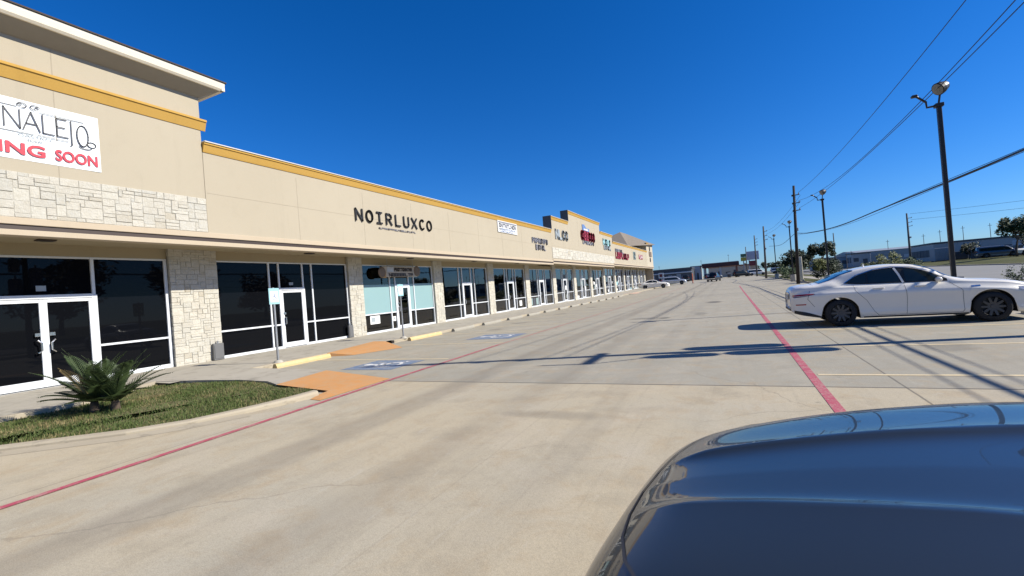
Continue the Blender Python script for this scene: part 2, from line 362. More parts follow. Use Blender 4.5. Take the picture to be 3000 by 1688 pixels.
    def grid(s, rows):
        m = len(rows[0]); vs = [p for r in rows for p in r]
        return s.add(vs, [(i*m+j, i*m+j+1, (i+1)*m+j+1, (i+1)*m+j) for i in range(len(rows)-1) for j in range(m-1)])
    def make(s, name, mats, parent=None, smooth=False, off=None, recalc=False):
        me = bpy.data.meshes.new(name)
        o3 = off if off is not None else (parent['_w'] if parent is not None and '_w' in parent else (0, 0, 0))
        me.from_pydata([(p[0]-o3[0], p[1]-o3[1], p[2]-o3[2]) for p in s.v], [], s.f)
        for m in (mats if isinstance(mats, (list, tuple)) else [mats]): me.materials.append(MAT[m] if isinstance(m, str) else m)
        me.polygons.foreach_set('material_index', s.mi)
        if smooth: me.polygons.foreach_set('use_smooth', [True]*len(s.f))
        if recalc:
            import bmesh
            bm = bmesh.new(); bm.from_mesh(me); bmesh.ops.recalc_face_normals(bm, faces=bm.faces); bm.to_mesh(me); bm.free()
        me.update()
        o = bpy.data.objects.new(name, me); COL.objects.link(o)
        if parent is not None:
            o.parent = parent
            if '_w' in parent: o['_w'] = list(parent['_w'])
        elif off is not None: o.location = off
        return o

def tag(o, label=None, cat=None, group=None, kind=None):
    if label: o['label'] = label
    if cat: o['category'] = cat
    if group: o['group'] = group
    if kind: o['kind'] = kind
    return o
def thing(name, label, cat, loc=(0, 0, 0), rz=0., group=None, world=True):
    o = bpy.data.objects.new(name, None); COL.objects.link(o); o.location = loc; o.rotation_euler = (0, 0, rz)
    if world: o['_w'] = list(loc)          # children are written in world coordinates
    return tag(o, label, cat, group)
def dup(root, loc, rz=None, label=None, group=None):
    c = root.copy(); COL.objects.link(c); c.location = loc
    if rz is not None: c.rotation_euler = (0, 0, rz)
    if label: c['label'] = label
    if group: c['group'] = group
    def rec(src, dst):
        for ch in list(src.children):
            d = ch.copy(); COL.objects.link(d); d.parent = dst; rec(ch, d)
    rec(root, c); return c
def struct(name, mb, mats, label, cat, off=(0, 0, 0), **kw):
    return tag(mb.make(name, mats, None, off=off, **kw), label, cat, kind='structure')

def gz(y): return 0. if y < 45 else (.0058*(y-45) if y < 220 else 1.015)

# text to mesh, x -> +Y, y -> +Z, thickness -> +X
def text_mb(txt, y0, y1, z0, z1, x, th=.03, mb=None, bold=0.):
    cu = bpy.data.curves.new('t', 'FONT'); cu.body = txt; cu.extrude = .5; cu.offset = bold; cu.resolution_u = 3
    ob = bpy.data.objects.new('t', cu); COL.objects.link(ob); dg = bpy.context.evaluated_depsgraph_get()
    me = ob.evaluated_get(dg).to_mesh(); co = [tuple(v.co) for v in me.vertices]; fs = [list(p.vertices) for p in me.polygons]
    ob.evaluated_get(dg).to_mesh_clear(); bpy.data.objects.remove(ob); bpy.data.curves.remove(cu)
    xs = [c[0] for c in co]; ys = [c[1] for c in co]; ax, bx, ay, by = min(xs), max(xs), min(ys), max(ys)
    mb = mb or MB()
    return mb.add([(x+(c[2]+.5)*th, y0+(c[0]-ax)/(bx-ax)*(y1-y0), z0+(c[1]-ay)/(by-ay)*(z1-z0)) for c in co], fs)
def stroke(mb, pts, w, x, th=.02, depth=None):
    """flat bar letters: polyline of (y,z) drawn w wide, th proud of plane x"""
    for (a, b) in zip(pts[:-1], pts[1:]):
        d = Vector((b[0]-a[0], b[1]-a[1])); L = d.length
        if L < 1e-6: continue
        d /= L; n = Vector((-d.y, d.x))*(w/2); e = d*(w*.45)
        q = [Vector(a)-e+n, Vector(a)-e-n, Vector(b)+e-n, Vector(b)+e+n]
        mb.add([(x, *p) for p in q]+[(x+th, *p) for p in q], [(4, 5, 6, 7), (0, 4, 7, 3), (1, 2, 6, 5), (0, 1, 5, 4), (3, 7, 6, 2)])
    return mb
def arc(cy, cz, ry, rz, a0, a1, n=12): return [(cy+ry*math.cos(math.radians(a0+(a1-a0)*i/n)), cz+rz*math.sin(math.radians(a0+(a1-a0)*i/n))) for i in range(n+1)]
def scribble(mb, y0, y1, z0, z1, x, n, w, seed, th=.03):
    """weathered letters too far away to read"""
    rr = random.Random(seed); cw = (y1-y0)/n; h = z1-z0
    for i in range(n):
        a = y0+cw*(i+.12); b = y0+cw*(i+.82); k = rr.randrange(6); m = (a+b)/2
        if k == 0: stroke(mb, [(a, z0), (a, z1), (b, z1), (b, z0+h*.5), (a, z0+h*.5)], w, x, th)
        elif k == 1: stroke(mb, arc(m, z0+h/2, (b-a)/2, h/2, 20, 340), w, x, th)
        elif k == 2: stroke(mb, [(a, z1), (a, z0), (b, z0)], w, x, th)
        elif k == 3: stroke(mb, [(a, z0), (a, z1), (b, z0), (b, z1)], w, x, th)
        elif k == 4: stroke(mb, [(b, z1), (a, z1), (a, z0), (b, z0)], w, x, th); stroke(mb, [(a, z0+h/2), (b, z0+h/2)], w, x, th)
        else: stroke(mb, [(m, z0), (m, z1)], w, x, th); stroke(mb, [(a, z1), (b, z1)], w, x, th)
    return mb

# ================================================================== the setting
def sheet(x0, x1, ys, dz, nx=2, xf=None):
    mb = MB(); rows = []
    for y in ys: rows.append([(x0+(x1-x0)*i/(nx-1), y, gz(y)+dz) for i in range(nx)])
    mb.grid([r[::-1] for r in rows]); return mb
YS = [-40, 0, 20, 45, 80, 120, 170, 220, 260]
g = MB(); g.grid([[(x, y, gz(y)-.06) for x in (6000, 400, 60, -60, -400, -6000)] for y in (-6000, -400, -60, 0, 45, 100, 160, 220, 400, 6000)])
struct('ground', g, 'earth', 'flat dry earth running out to the horizon', 'ground')
lot = MB(); lot.grid([[(x, y, gz(y)) for x in (6.9, -11.25)] for y in (-12, 0, 20, 45, 80, 117)])
lot.grid([[(x, y, gz(y)) for x in (20, -40)] for y in (117, 140, 170, 220)])
struct('parking_lot', lot, 'lot', 'pale tan and grey concrete parking lot with tyre tracks and slab joints', 'parking lot')

# raised walkway along the shops, falling slightly towards the lot
wk = MB()
wk.grid([[(-11.39, y, .10+gz(y)), (-14.8, y, .15+gz(y))] for y in (5.95, 20, 45, 60, 95)])
wk.grid([[(-11.1, y, .12), (-14.8, y, .15)] for y in (-12, 0, 4.3)])
wk.add([(-11.1, 4.3, .12), (-11.73, 5.3, .125), (-12.05, 5.95, .125), (-14.8, 5.95, .15), (-14.8, 4.3, .15)], [(0, 1, 2, 3, 4)])
wk.add([(-11.39, 5.95, .11), (-11.39, 7.75, .105), (-7.95, 7.75, .10), (-7.8, 5.95, .105)], [(0, 1, 2, 3)][:0])
struct('walkway', wk, 'walk', 'grey concrete walkway running along the shop fronts', 'walkway')
landing = MB(); landing.prism([(-12.1, 5.98), (-11.0, 6.28), (-9.82, 6.48), (-8.74, 6.38), (-8.1, 6.1), (-8.36, 7.56), (-9.2, 7.75), (-12.1, 7.75)], .0, lambda x, y: .085+(.035 if x < -12 else (.02 if x < -10 else 0)))
struct('landing', landing, 'walk', 'concrete landing between the grass island and the first ramp', 'walkway')
kb = MB(); kb.bbox(-11.39, -11.24, 7.72, 10.75, -.05, .101, .012); kb.bbox(-11.39, -11.24, 13.35, 45, -.05, .101, .012)
kb.add([(-11.24, 45, 0), (-11.24, 95, gz(95)), (-11.24, 95, gz(95)+.1), (-11.24, 45, .1), (-11.39, 45, .1), (-11.39, 95, gz(95)+.1)], [(0, 1, 2, 3), (3, 2, 5, 4)])
struct('walkway_kerb', kb, 'kerb', 'low concrete kerb between the walkway and the parking stalls', 'kerb')

# grass island: outer line curves, kerb around it
outer = [(-14.2, -6), (-12.2, -2.4), (-10.9, -.4), (-9.75, 1.35), (-8.85, 2.48), (-8.2, 3.0), (-7.62, 3.45), (-7.2, 4.0), (-6.92, 4.6), (-6.72, 5.2), (-6.62, 5.68)]
back = [(-6.72, 5.84), (-7.0, 5.92), (-7.9, 6.02), (-8.74, 6.36), (-9.82, 6.46), (-11.0, 6.26), (-12.0, 5.95), (-11.66, 5.3), (-11.05, 4.3), (-11.0, 2.0), (-11.0, -6)]
isl = MB(); isl.prism(outer+back, -.03, .048)
struct('island_soil', isl, 'soil', 'soil and thatch under the grass island by the walkway', 'lawn')
kb = MB(); W = .15; lo = []
for i, p in enumerate(outer):
    a = Vector(outer[max(i-1, 0)]); b = Vector(outer[min(i+1, len(outer)-1)]); d = (b-a).normalized(); nrm = Vector((d.y, -d.x)); lo.append((Vector(p), Vector(p)+nrm*W))
lp = lambda q, t, z: (q[1].x*(1-t)+q[0].x*t, q[1].y*(1-t)+q[0].y*t, z)
rows = []
for i, q_ in enumerate(lo):
    h = .055+.05*max(0, (i-7)/3); rows.append([lp(q_, 0, -.01), lp(q_, .02, h*.55), lp(q_, .16, h*.92), lp(q_, .4, h), lp(q_, 1, h), lp(q_, 1, .02)])
kb.grid(rows); kb.add([rows[-1][i] for i in range(6)], [tuple(range(6))])
gut = [[(q[1].x, q[1].y, .006), (q[1].x+(q[1].x-q[0].x)/W*.28, q[1].y+(q[1].y-q[0].y)/W*.28, .003)] for q in lo[:-2]]
kb.grid(gut)
struct('island_kerb', kb, 'kerb', 'worn concrete kerb and gutter along the outside of the grass island', 'kerb')
ed = MB(); ed.bbox(-11.1, -10.98, -8, 4.27, -.02, .135, .012)
ed.prism([(-11.1, 4.28), (-10.98, 4.28), (-11.6, 5.28), (-11.96, 5.96), (-12.06, 5.96), (-11.72, 5.3)], -.02, .135)
struct('walkway_edging', ed, 'kerb', 'narrow concrete edging between walkway and grass island', 'kerb')

# grass blades: nobody could count them
def inside(p, poly):
    c = False; n = len(poly)
    for i in range(n):
        (x1, y1), (x2, y2) = poly[i], poly[(i+1) % n]
        if (y1 > p[1]) != (y2 > p[1]) and p[0] < (x2-x1)*(p[1]-y1)/(y2-y1)+x1: c = not c
    return c
gr = MB(); poly = outer+back; cnt = 0; rg = random.Random(3)
while cnt < 36000:
    x = rg.uniform(-12.0, -6.6); y = rg.uniform(.4, 6.5)
    if not inside((x, y), poly): continue
    if math.sin(x*3.3+1.2*y)*math.sin(y*2.9-x) > .8 and rg.random() < .6: cnt += 1; continue
    d = math.sin(x*2.1+y)*math.cos(y*1.7-x*.6)
    if d < -.45 and rg.random() < .5: cnt += 1; continue
    h = rg.uniform(.018, .055)*(1.15 if d > 0 else .85); a = rg.uniform(0, 2*PI); w = rg.uniform(.004, .009); t = rg.uniform(.0, .03)
    dx, dy = math.cos(a), math.sin(a); b = rg.uniform(0, 2*PI); z = .045
    gr.add([(x-dx*w, y-dy*w, z), (x+dx*w, y+dy*w, z), (x+math.cos(b)*t, y+math.sin(b)*t, z+h)], [(0, 1, 2)]); cnt += 1
tag(gr.make('grass', 'grass', None, off=(0, 0, 0)), 'short green and straw coloured grass on the island by the walkway', 'grass', kind='stuff')

# ramps, flush with the lot at their foot
def ramp(name, p, zt, mat, label):
    mb = MB(); (a, b, c, d) = p                       # a,b along the top, c,d along the foot
    mb.add([(*a, zt+.004), (*b, zt+.004), (*c, .006), (*d, .006), (*a, -.02), (*b, -.02), (*c, -.02), (*d, -.02)], [(0, 1, 2, 3), (0, 4, 5, 1), (1, 5, 6, 2), (3, 7, 4, 0), (2, 6, 7, 3)][:5])
    return struct(name, mb, mat, label, 'ramp', recalc=True)
rp = MB(); rp.add([(-8.1, 6.08, .09), (-8.36, 7.56, .09), (-6.2, 7.15, .006), (-6.17, 5.4, .006), (-6.56, 5.93, .035)], [(0, 4, 2, 1), (4, 3, 2)])
rp.add([(-6.52, 5.72, .03), (-6.45, 5.45, .006), (-6.17, 5.4, .0065), (-6.56, 5.93, .036)], [(0, 1, 2, 3)])
struct('kerb_ramp', rp, 'orange', 'orange painted kerb ramp beside the tip of the grass island', 'ramp', recalc=True)
rp = MB(); rp.add([(-11.25, 10.25, .108), (-11.95, 13.05, .115), (-11.4, 13.05, .105), (-9.75, 11.95, .006), (-10.35, 10.45, .006), (-11.22, 10.2, -.01), (-11.4, 13.1, -.01)], [(0, 4, 3, 2), (0, 2, 1), (0, 5, 4), (2, 3, 6)])
struct('kerb_ramp', rp, 'orange', 'orange painted kerb ramp between the two blue wheelchair signs', 'ramp', recalc=True)
rp = MB(); rp.add([(-11.9, 56.5, .115+gz(56.5)), (-11.9, 61.5, .115+gz(61.5)), (-10.4, 61, .006+gz(61)), (-10.4, 57, .006+gz(57))], [(0, 1, 2, 3)])
struct('kerb_ramp', rp, 'pink', 'faded pink kerb ramp far along the walkway', 'ramp', recalc=True)

def strip(name, pts, w, z, mat, label):
    mb = MB(); rows = []
    for i, p in enumerate(pts):
        a = Vector(pts[max(i-1, 0)]); b = Vector(pts[min(i+1, len(pts)-1)]); d = (b-a).normalized(); nn = Vector((-d.y, d.x))*w/2
        rows.append([(p[0]+nn.x, p[1]+nn.y, gz(p[1])+z), (p[0]-nn.x, p[1]-nn.y, gz(p[1])+z)])
    mb.grid(rows); o = struct(name, mb, mat, label, 'lane marking')
    if name == 'stall_line': o['group'] = 'parking stall lines'
    return o
strip('fire_lane_line', [(-5.83, -3), (-5.85, 1.66), (-5.92, 3.27), (-6.02, 5.29), (-6.1, 7.08), (-6.18, 9.5), (-6.26, 12.0)], .095, .0075, 'red', 'red painted line curving past the grass island')
strip('fire_lane_line', [(-6.27, 12.02), (-6.3, 18), (-6.3, 30), (-6.3, 45), (-6.3, 75)], .09, .004, 'redfar', 'worn faint red line along the ends of the shop side stalls')
strip('fire_lane_line', [(.93, -3), (.93, 5), (.93, 20), (.93, 45), (.93, 60)], .11, .004, 'red', 'red painted line along the ends of the right hand stalls')
for i in range(-1, 14):
    y = 7.725+2.75*i
    if y > 2.5: strip('stall_line', [(1.02, y), (6.4, y)], .085, .004, 'stall', 'pale yellow line between the right hand stalls')
for i, y in enumerate([9.55, 12.57, 15.9]+[18.6+2.75*k for k in range(13)]):
    strip('stall_line', [(-11.1, y), (-6.4, y)], .08, .004, 'stall', 'pale yellow line between the shop side stalls')

# accessible bay symbols
def symbol(cx, cy, s, zz, mb):
    """wheelchair user seen from the lot: u towards +Y, v towards -X"""
    def P(u, v): return (cx-v*s, cy+u*s, zz)
    def bar(a, b, w):
        d = Vector((b[0]-a[0], b[1]-a[1])).normalized(); n = Vector((-d.y, d.x))*w/2
        mb.add([P(a[0]+n.x, a[1]+n.y), P(a[0]-n.x, a[1]-n.y), P(b[0]-n.x, b[1]-n.y), P(b[0]+n.x, b[1]+n.y)], [(0, 1, 2, 3)])
    c = [P(.0+.1*math.cos(t*PI/6), .40+.1*math.sin(t*PI/6)) for t in range(12)]; mb.add(c, [tuple(range(12))])
    bar((0, .3), (0, -.05), .09); bar((0, .14), (.2, .14), .07); bar((-.02, -.03), (.22, -.03), .08); bar((.2, -.03), (.3, -.33), .08); bar((.28, -.33), (.4, -.3), .07)
    a = arc(0, -.12, .26, .26, 100, 330, 14)
    for p, q in zip(a[:-1], a[1:]): bar(p, q, .07)
for (cx, cy, s, wd) in ((-7.72, 8.72, 1.25, 'near'), (-7.5, 14.3, 1.4, 'far')):
    mb = MB(); h = s*.52; mb.quad((cx-h*1.15, cy-h, .005), (cx+h*1.15, cy-h, .005), (cx+h*1.15, cy+h, .005), (cx-h*1.15, cy+h, .005)); mb.mat(1); symbol(cx, cy, s*.95, .009, mb)
    struct('wheelchair_marking', mb, ['blue', 'white_paint'], ('worn blue square with white wheelchair symbol painted beside the first orange ramp' if wd == 'near' else 'faded blue square with white wheelchair symbol painted beyond the second orange ramp'), 'pavement marking', recalc=True)

# street side
vg = MB(); vg.grid([[(x, y, gz(y)+.07-.01*(x > 8)) for x in (12.6, 6.9)] for y in YS]); struct('verge', vg, 'field', 'strip of grass between the parking lot and the street', 'verge')
vk = MB(); vk.grid([[(7.05, y, gz(y)+.12), (6.88, y, gz(y)+.12), (6.88, y, gz(y)-.01)] for y in YS]); struct('verge_kerb', vk, 'kerb', 'concrete kerb between the right hand stalls and the verge', 'kerb')
sw = MB(); sw.grid([[(x, y, gz(y)+.085) for x in (10.6, 8.9)] for y in YS]); struct('pavement', sw, 'walk', 'concrete pavement beside the street', 'pavement')
rd = MB(); rd.grid([[(x, y, gz(y)+.0) for x in (27.6, 12.6)] for y in YS]); struct('road', rd, 'road', 'grey street running behind the parking lot', 'road')
rk = MB(); rk.grid([[(12.75, y, gz(y)+.1), (12.6, y, gz(y)+.1), (12.6, y, gz(y)-.02)][::-1] for y in YS]); rk.grid([[(27.9, y, gz(y)+.12), (27.6, y, gz(y)+.12), (27.6, y, gz(y)-.02)] for y in YS]); struct('road_kerb', rk, 'kerb', 'kerbs on both sides of the street', 'kerb')
bk = MB(); bk.grid([[(x, y, gz(y)+z) for x, z in ((160, .9), (60, .7), (36, .5), (31, .35), (27.9, .1))] for y in (-40, 0, 20, 45, 80, 120, 170, 220, 330)])
struct('embankment', bk, 'field', 'low grassy bank beyond the street', 'bank')

# ================================================================== the retail building
XF, XW, XC = -13.0, -14.65, -14.47
B = thing('retail_building', 'long beige stucco shopping strip with limestone pillars and ochre cornice', 'building', (-15, 40, 0))
END = 91.2
segs = [(8.03, 35.7, 0.), (35.7, 57.8, .10), (57.8, END, .30)]            # floor steps up with the ground
def sz(y): return 0. if y < 35.7 else (.10 if y < 57.8 else .30)
# --- tower
tw = MB(); tw.bbox(-24, XF, -9, 8.03, 3.80, 7.66, .012); tw.mat(1)
for y in (4.93, 1.8): tw.box(XF, XF+.003, y-.008, y+.008, 4.78, 6.7); tw.box(XF, XF+.003, y-.008, y+.008, 7.02, 7.6)
tw.make('tower_wall', ['stucco', 'groove'], B)
cn = MB(); pr = [(XF, 6.70), (XF+.02, 6.70), (XF+.10, 6.93), (XF+.125, 6.935), (XF+.125, 6.99), (XF, 7.0)]
cn.extr(pr, 'y', -9, 8.03+.11); cn.box(-17, XF, 8.03, 8.13, 6.93, 6.99); cn.box(-17, XF, 8.03, 8.07, 6.72, 6.93)
cn.make('tower_cornice', 'cornice', B, recalc=True)
# eave: sloping boxed soffit, gutter, hipped shingle roof
ev = MB(); ov = .42
ev.extr([(XF, 7.62), (XF+.02, 7.62), (XF+ov-.04, 7.84), (XF+ov-.04, 8.0), (XF, 8.0)], 'y', -9, 8.03)
ev.add([(XF, 8.03, 7.62), (XF+.02, 8.03, 7.62), (XF+ov-.04, 8.03+ov-.04, 7.84), (XF, 8.03+ov-.04, 7.84), (XF+ov-.04, 8.03, 7.84), (-24, 8.03, 7.62), (-24, 8.03+ov-.04, 7.84)], [(1, 2, 4), (1, 0, 3, 2), (0, 5, 6, 3)])
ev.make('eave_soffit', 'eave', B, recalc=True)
gt = MB(); gp = [(0, 0), (.05, -.0), (.09, .05), (.11, .17), (.115, .22), (0, .22)]
gt.extr([(XF+ov-.05+p, 7.84+q) for p, q in gp], 'y', -9.3, 8.03+ov+.05); gt.box(-24, XF+ov+.05, 8.03+ov-.04, 8.03+ov+.05, 7.84, 8.05)
for k in range(9): pass
gt.make('gutter', 'fascia', B, recalc=True)
rf = MB(); o = ov+.09
rf.add([(XF+o, -9.4, 8.065), (XF+o, 8.03+o, 8.065), (-24, 8.03+o, 8.065), (XF+o, -9.4, 8.10), (XF+o, 8.03+o, 8.10), (-24, 8.03+o, 8.10), (-18.5, -9.4, 9.6), (-18.5, 3.2, 9.6), (-24, 3.2, 9.6)],
       [(0, 1, 4, 3), (1, 2, 5, 4), (3, 4, 7, 6), (4, 5, 8, 7)]); rf.make('tower_roof', 'shingle', B, recalc=True)
# --- stone veneer
def ashlar(mb, fr, w, h, u=.105, seed=0, j=.007, dep=.026):
    """random coursed stone on a w x h panel; fr(a, b, d) gives the point a along, b up, d out"""
    rr = random.Random(seed); nx = max(2, round(w/u)); nz = max(2, round(h/u)); ux, uz = w/nx, h/nz; used = [[0]*nx for _ in range(nz)]
    for r in range(nz):
        for c in range(nx):
            if used[r][c]: continue
            bw = rr.choice((2, 3, 3, 4, 4, 5)); bh = rr.choice((1, 1, 1, 2, 2, 2, 3)); bh = min(bh, nz-r); k = 0
            while k < bw and c+k < nx and not used[r][c+k]: k += 1
            if c+k < nx and not used[r][c+k] is None and nx-(c+k) == 1: k += 1 if not used[r][c+k] else 0
            bw = k
            for a in range(r, r+bh):
                for b in range(c, c+bw): used[a][b] = 1
            a0, a1, b0, b1 = c*ux+j/2, (c+bw)*ux-j/2, r*uz+j/2, (r+bh)*uz-j/2; d = dep+rr.uniform(-.008, .01); e = .007
            q = [(a0, b0), (a1, b0), (a1, b1), (a0, b1)]; q2 = [(a0+e, b0+e), (a1-e, b0+e), (a1-e, b1-e), (a0+e, b1-e)]
            vs = [fr(*p, .012) for p in q]+[fr(*p, d-e) for p in q]+[fr(*p, d) for p in q2]
            mb.add(vs, [(0, 1, 5, 4), (1, 2, 6, 5), (2, 3, 7, 6), (3, 0, 4, 7), (4, 5, 9, 8), (5, 6, 10, 9), (6, 7, 11, 10), (7, 4, 8, 11), (8, 9, 10, 11)])
    return mb
sb = MB(); sb.mat(1); sb.box(XF, XF+.014, -9, 8.02, 3.84, 4.78); sb.mat(0)
ashlar(sb, lambda a, b, d: (XF+d, 8.02-a, 3.84+b), 13.0, .94, .082, 5); sb.make('stone_band', ['stone', 'mortar'], B)
# --- parapet walls
def wall(y0, y1, z0, z1, name='parapet_wall', mat='stucco', xb=-24, cor=True):
    w_ = MB(); w_.bbox(xb, XF, y0, y1, z0, z1-.06, .008); w_.mat(1)
    y = y0+3.05
    while y < y1-1.5: w_.box(XF, XF+.003, y-.008, y+.008, z0+.02, z1-.45); y += 3.1
    w_.box(XF, XF+.003, y0+.05, y1-.05, z0+1.15, z0+1.162)
    w_.make(name, [mat, 'groove'], B)
    if cor:
        c = MB(); c.extr([(XF, z1-.30), (XF+.02, z1-.30), (XF+.035, z1-.26), (XF+.085, z1-.09), (XF+.11, z1-.085), (XF+.11, z1-.035), (XF-.25, z1-.035)], 'y', y0, y1); c.make('cornice', 'cornice', B, recalc=True)
        f = MB(); f.bbox(XF-.3, XF+.14, y0, y1, z1-.033, z1+.0, .006); f.make('cap_flashing', 'flash', B)
wall(8.034, 35.7, 3.80, 6.40)
wall(35.704, 40.3, 3.90, 7.52, xb=-13.5); wall(40.304, 51.8, 3.90, 8.55, xb=-13.5); wall(51.804, 57.8, 3.90, 7.60, xb=-13.5)
bk_ = MB(); bk_.box(-24, -13.52, 35.71, 57.79, 3.9, 6.3); bk_.make('parapet_wall', 'stucco', B)
wall(57.804, 84.2, 4.10, 6.85)
wall(84.204, END, 4.10, 8.3, 'end_tower_wall', 'stucco_pale')
for (y, a, b) in ((35.7, 6.42, 7.53), (40.3, 7.53, 8.56)):                # thin dark boxes over the near ends of the raised parapets
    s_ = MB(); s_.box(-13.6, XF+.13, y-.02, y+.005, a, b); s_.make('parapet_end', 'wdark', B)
sb = MB(); sb.mat(1); sb.box(XF, XF+.014, 35.72, 58.2, 4.02, 4.92); sb.mat(0); ashlar(sb, lambda a, b, d: (XF+d, 35.72+a, 4.02+b), 22.4, .9, .16, 8, .016); sb.make('stone_band', ['stone', 'mortar'], B)
er = MB(); er.add([(-12.5, 80.5, 7.4), (-12.5, END+.6, 8.35), (-19, END+.6, 8.35), (-19, 70, 7.4), (-12.6, 70, 6.9), (-16, 75.5, 9.3), (-16, END-4.5, 9.5)][:0], [])
ez0, ez1 = 7.35, 9.35
er.add([(-13.2, 69.0, 6.9), (-12.45, END+.55, 8.3), (-21, END+.55, 8.3), (-21, 69.0, 6.9), (-16.5, 80.0, 10.3), (-16.5, END-6.5, 10.4)], [(0, 1, 5, 4), (1, 2, 5), (2, 3, 4, 5), (3, 0, 4)])
er.make('end_tower_roof', 'roofgrey', B, recalc=True)
# --- canopy edge: cream trim, bronze channel, drip trim, soffit
for (y0, y1, s_) in [(-9, 35.7, 0.), (35.7, 57.8, .10), (57.8, END, .30)]:
    t = MB(); t.bbox(XF-.1, XF+.05, y0, y1, 3.69+s_, 3.835+s_, .008); t.make('canopy_trim', 'trim', B)
    t = MB(); t.box(XF-.1, XF+.015, y0, y1, 3.585+s_, 3.69+s_); t.make('canopy_channel', 'channel', B)
    t = MB(); t.bbox(XF-.25, XF+.045, y0, y1, 3.465+s_, 3.585+s_, .008); t.make('drip_trim', 'trim', B)
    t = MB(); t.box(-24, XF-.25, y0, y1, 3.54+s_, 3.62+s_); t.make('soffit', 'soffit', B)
flat = MB(); flat.box(-38, -24.002, -9, END, 5.6, 5.7); flat.make('flat_roof', 'roofflat', B)
bw = MB(); bw.box(-38, -37.8, -9, END, 0, 5.6); bw.box(-37.8, -13.2, END, END+.2, 0, 4.4); bw.box(-37.8, -24, -9.2, -9, 0, 5.6); bw.make('rear_wall', 'stucco_pink', B)

# --- pillars and shop fronts
pil = [(7.77, 9.14)]+[(14.65+6.2*k, 15.47+6.2*k) for k in range(12)]
pil = [(-.2, 1.2)]+pil
def gzs(y): return .13+gz(y)
for i, (a, b) in enumerate(pil):
    zb = gz((a+b)/2)+.11; zt = 3.545+sz(a); w = b-a; mb = MB(); mb.mat(1); mb.box(XW-.1, XC-.036, a+.036, b-.036, zb, zt); mb.mat(0)
    u = .075 if i < 5 else .13
    ashlar(mb, lambda p, q, d: (XC-.048+d, a+p, zb+q), w, zt-zb, u, 20+i)
    ashlar(mb, lambda p, q, d: (XC-.03-p, a+.048-d, zb+q), XC-XW+.02, zt-zb, u, 50+i)
    ashlar(mb, lambda p, q, d: (XC-.25+p, b-.048+d, zb+q), XC-XW+.02, zt-zb, u, 80+i)
    mb.make('stone_pillar', ['stone', 'mortar'], B)

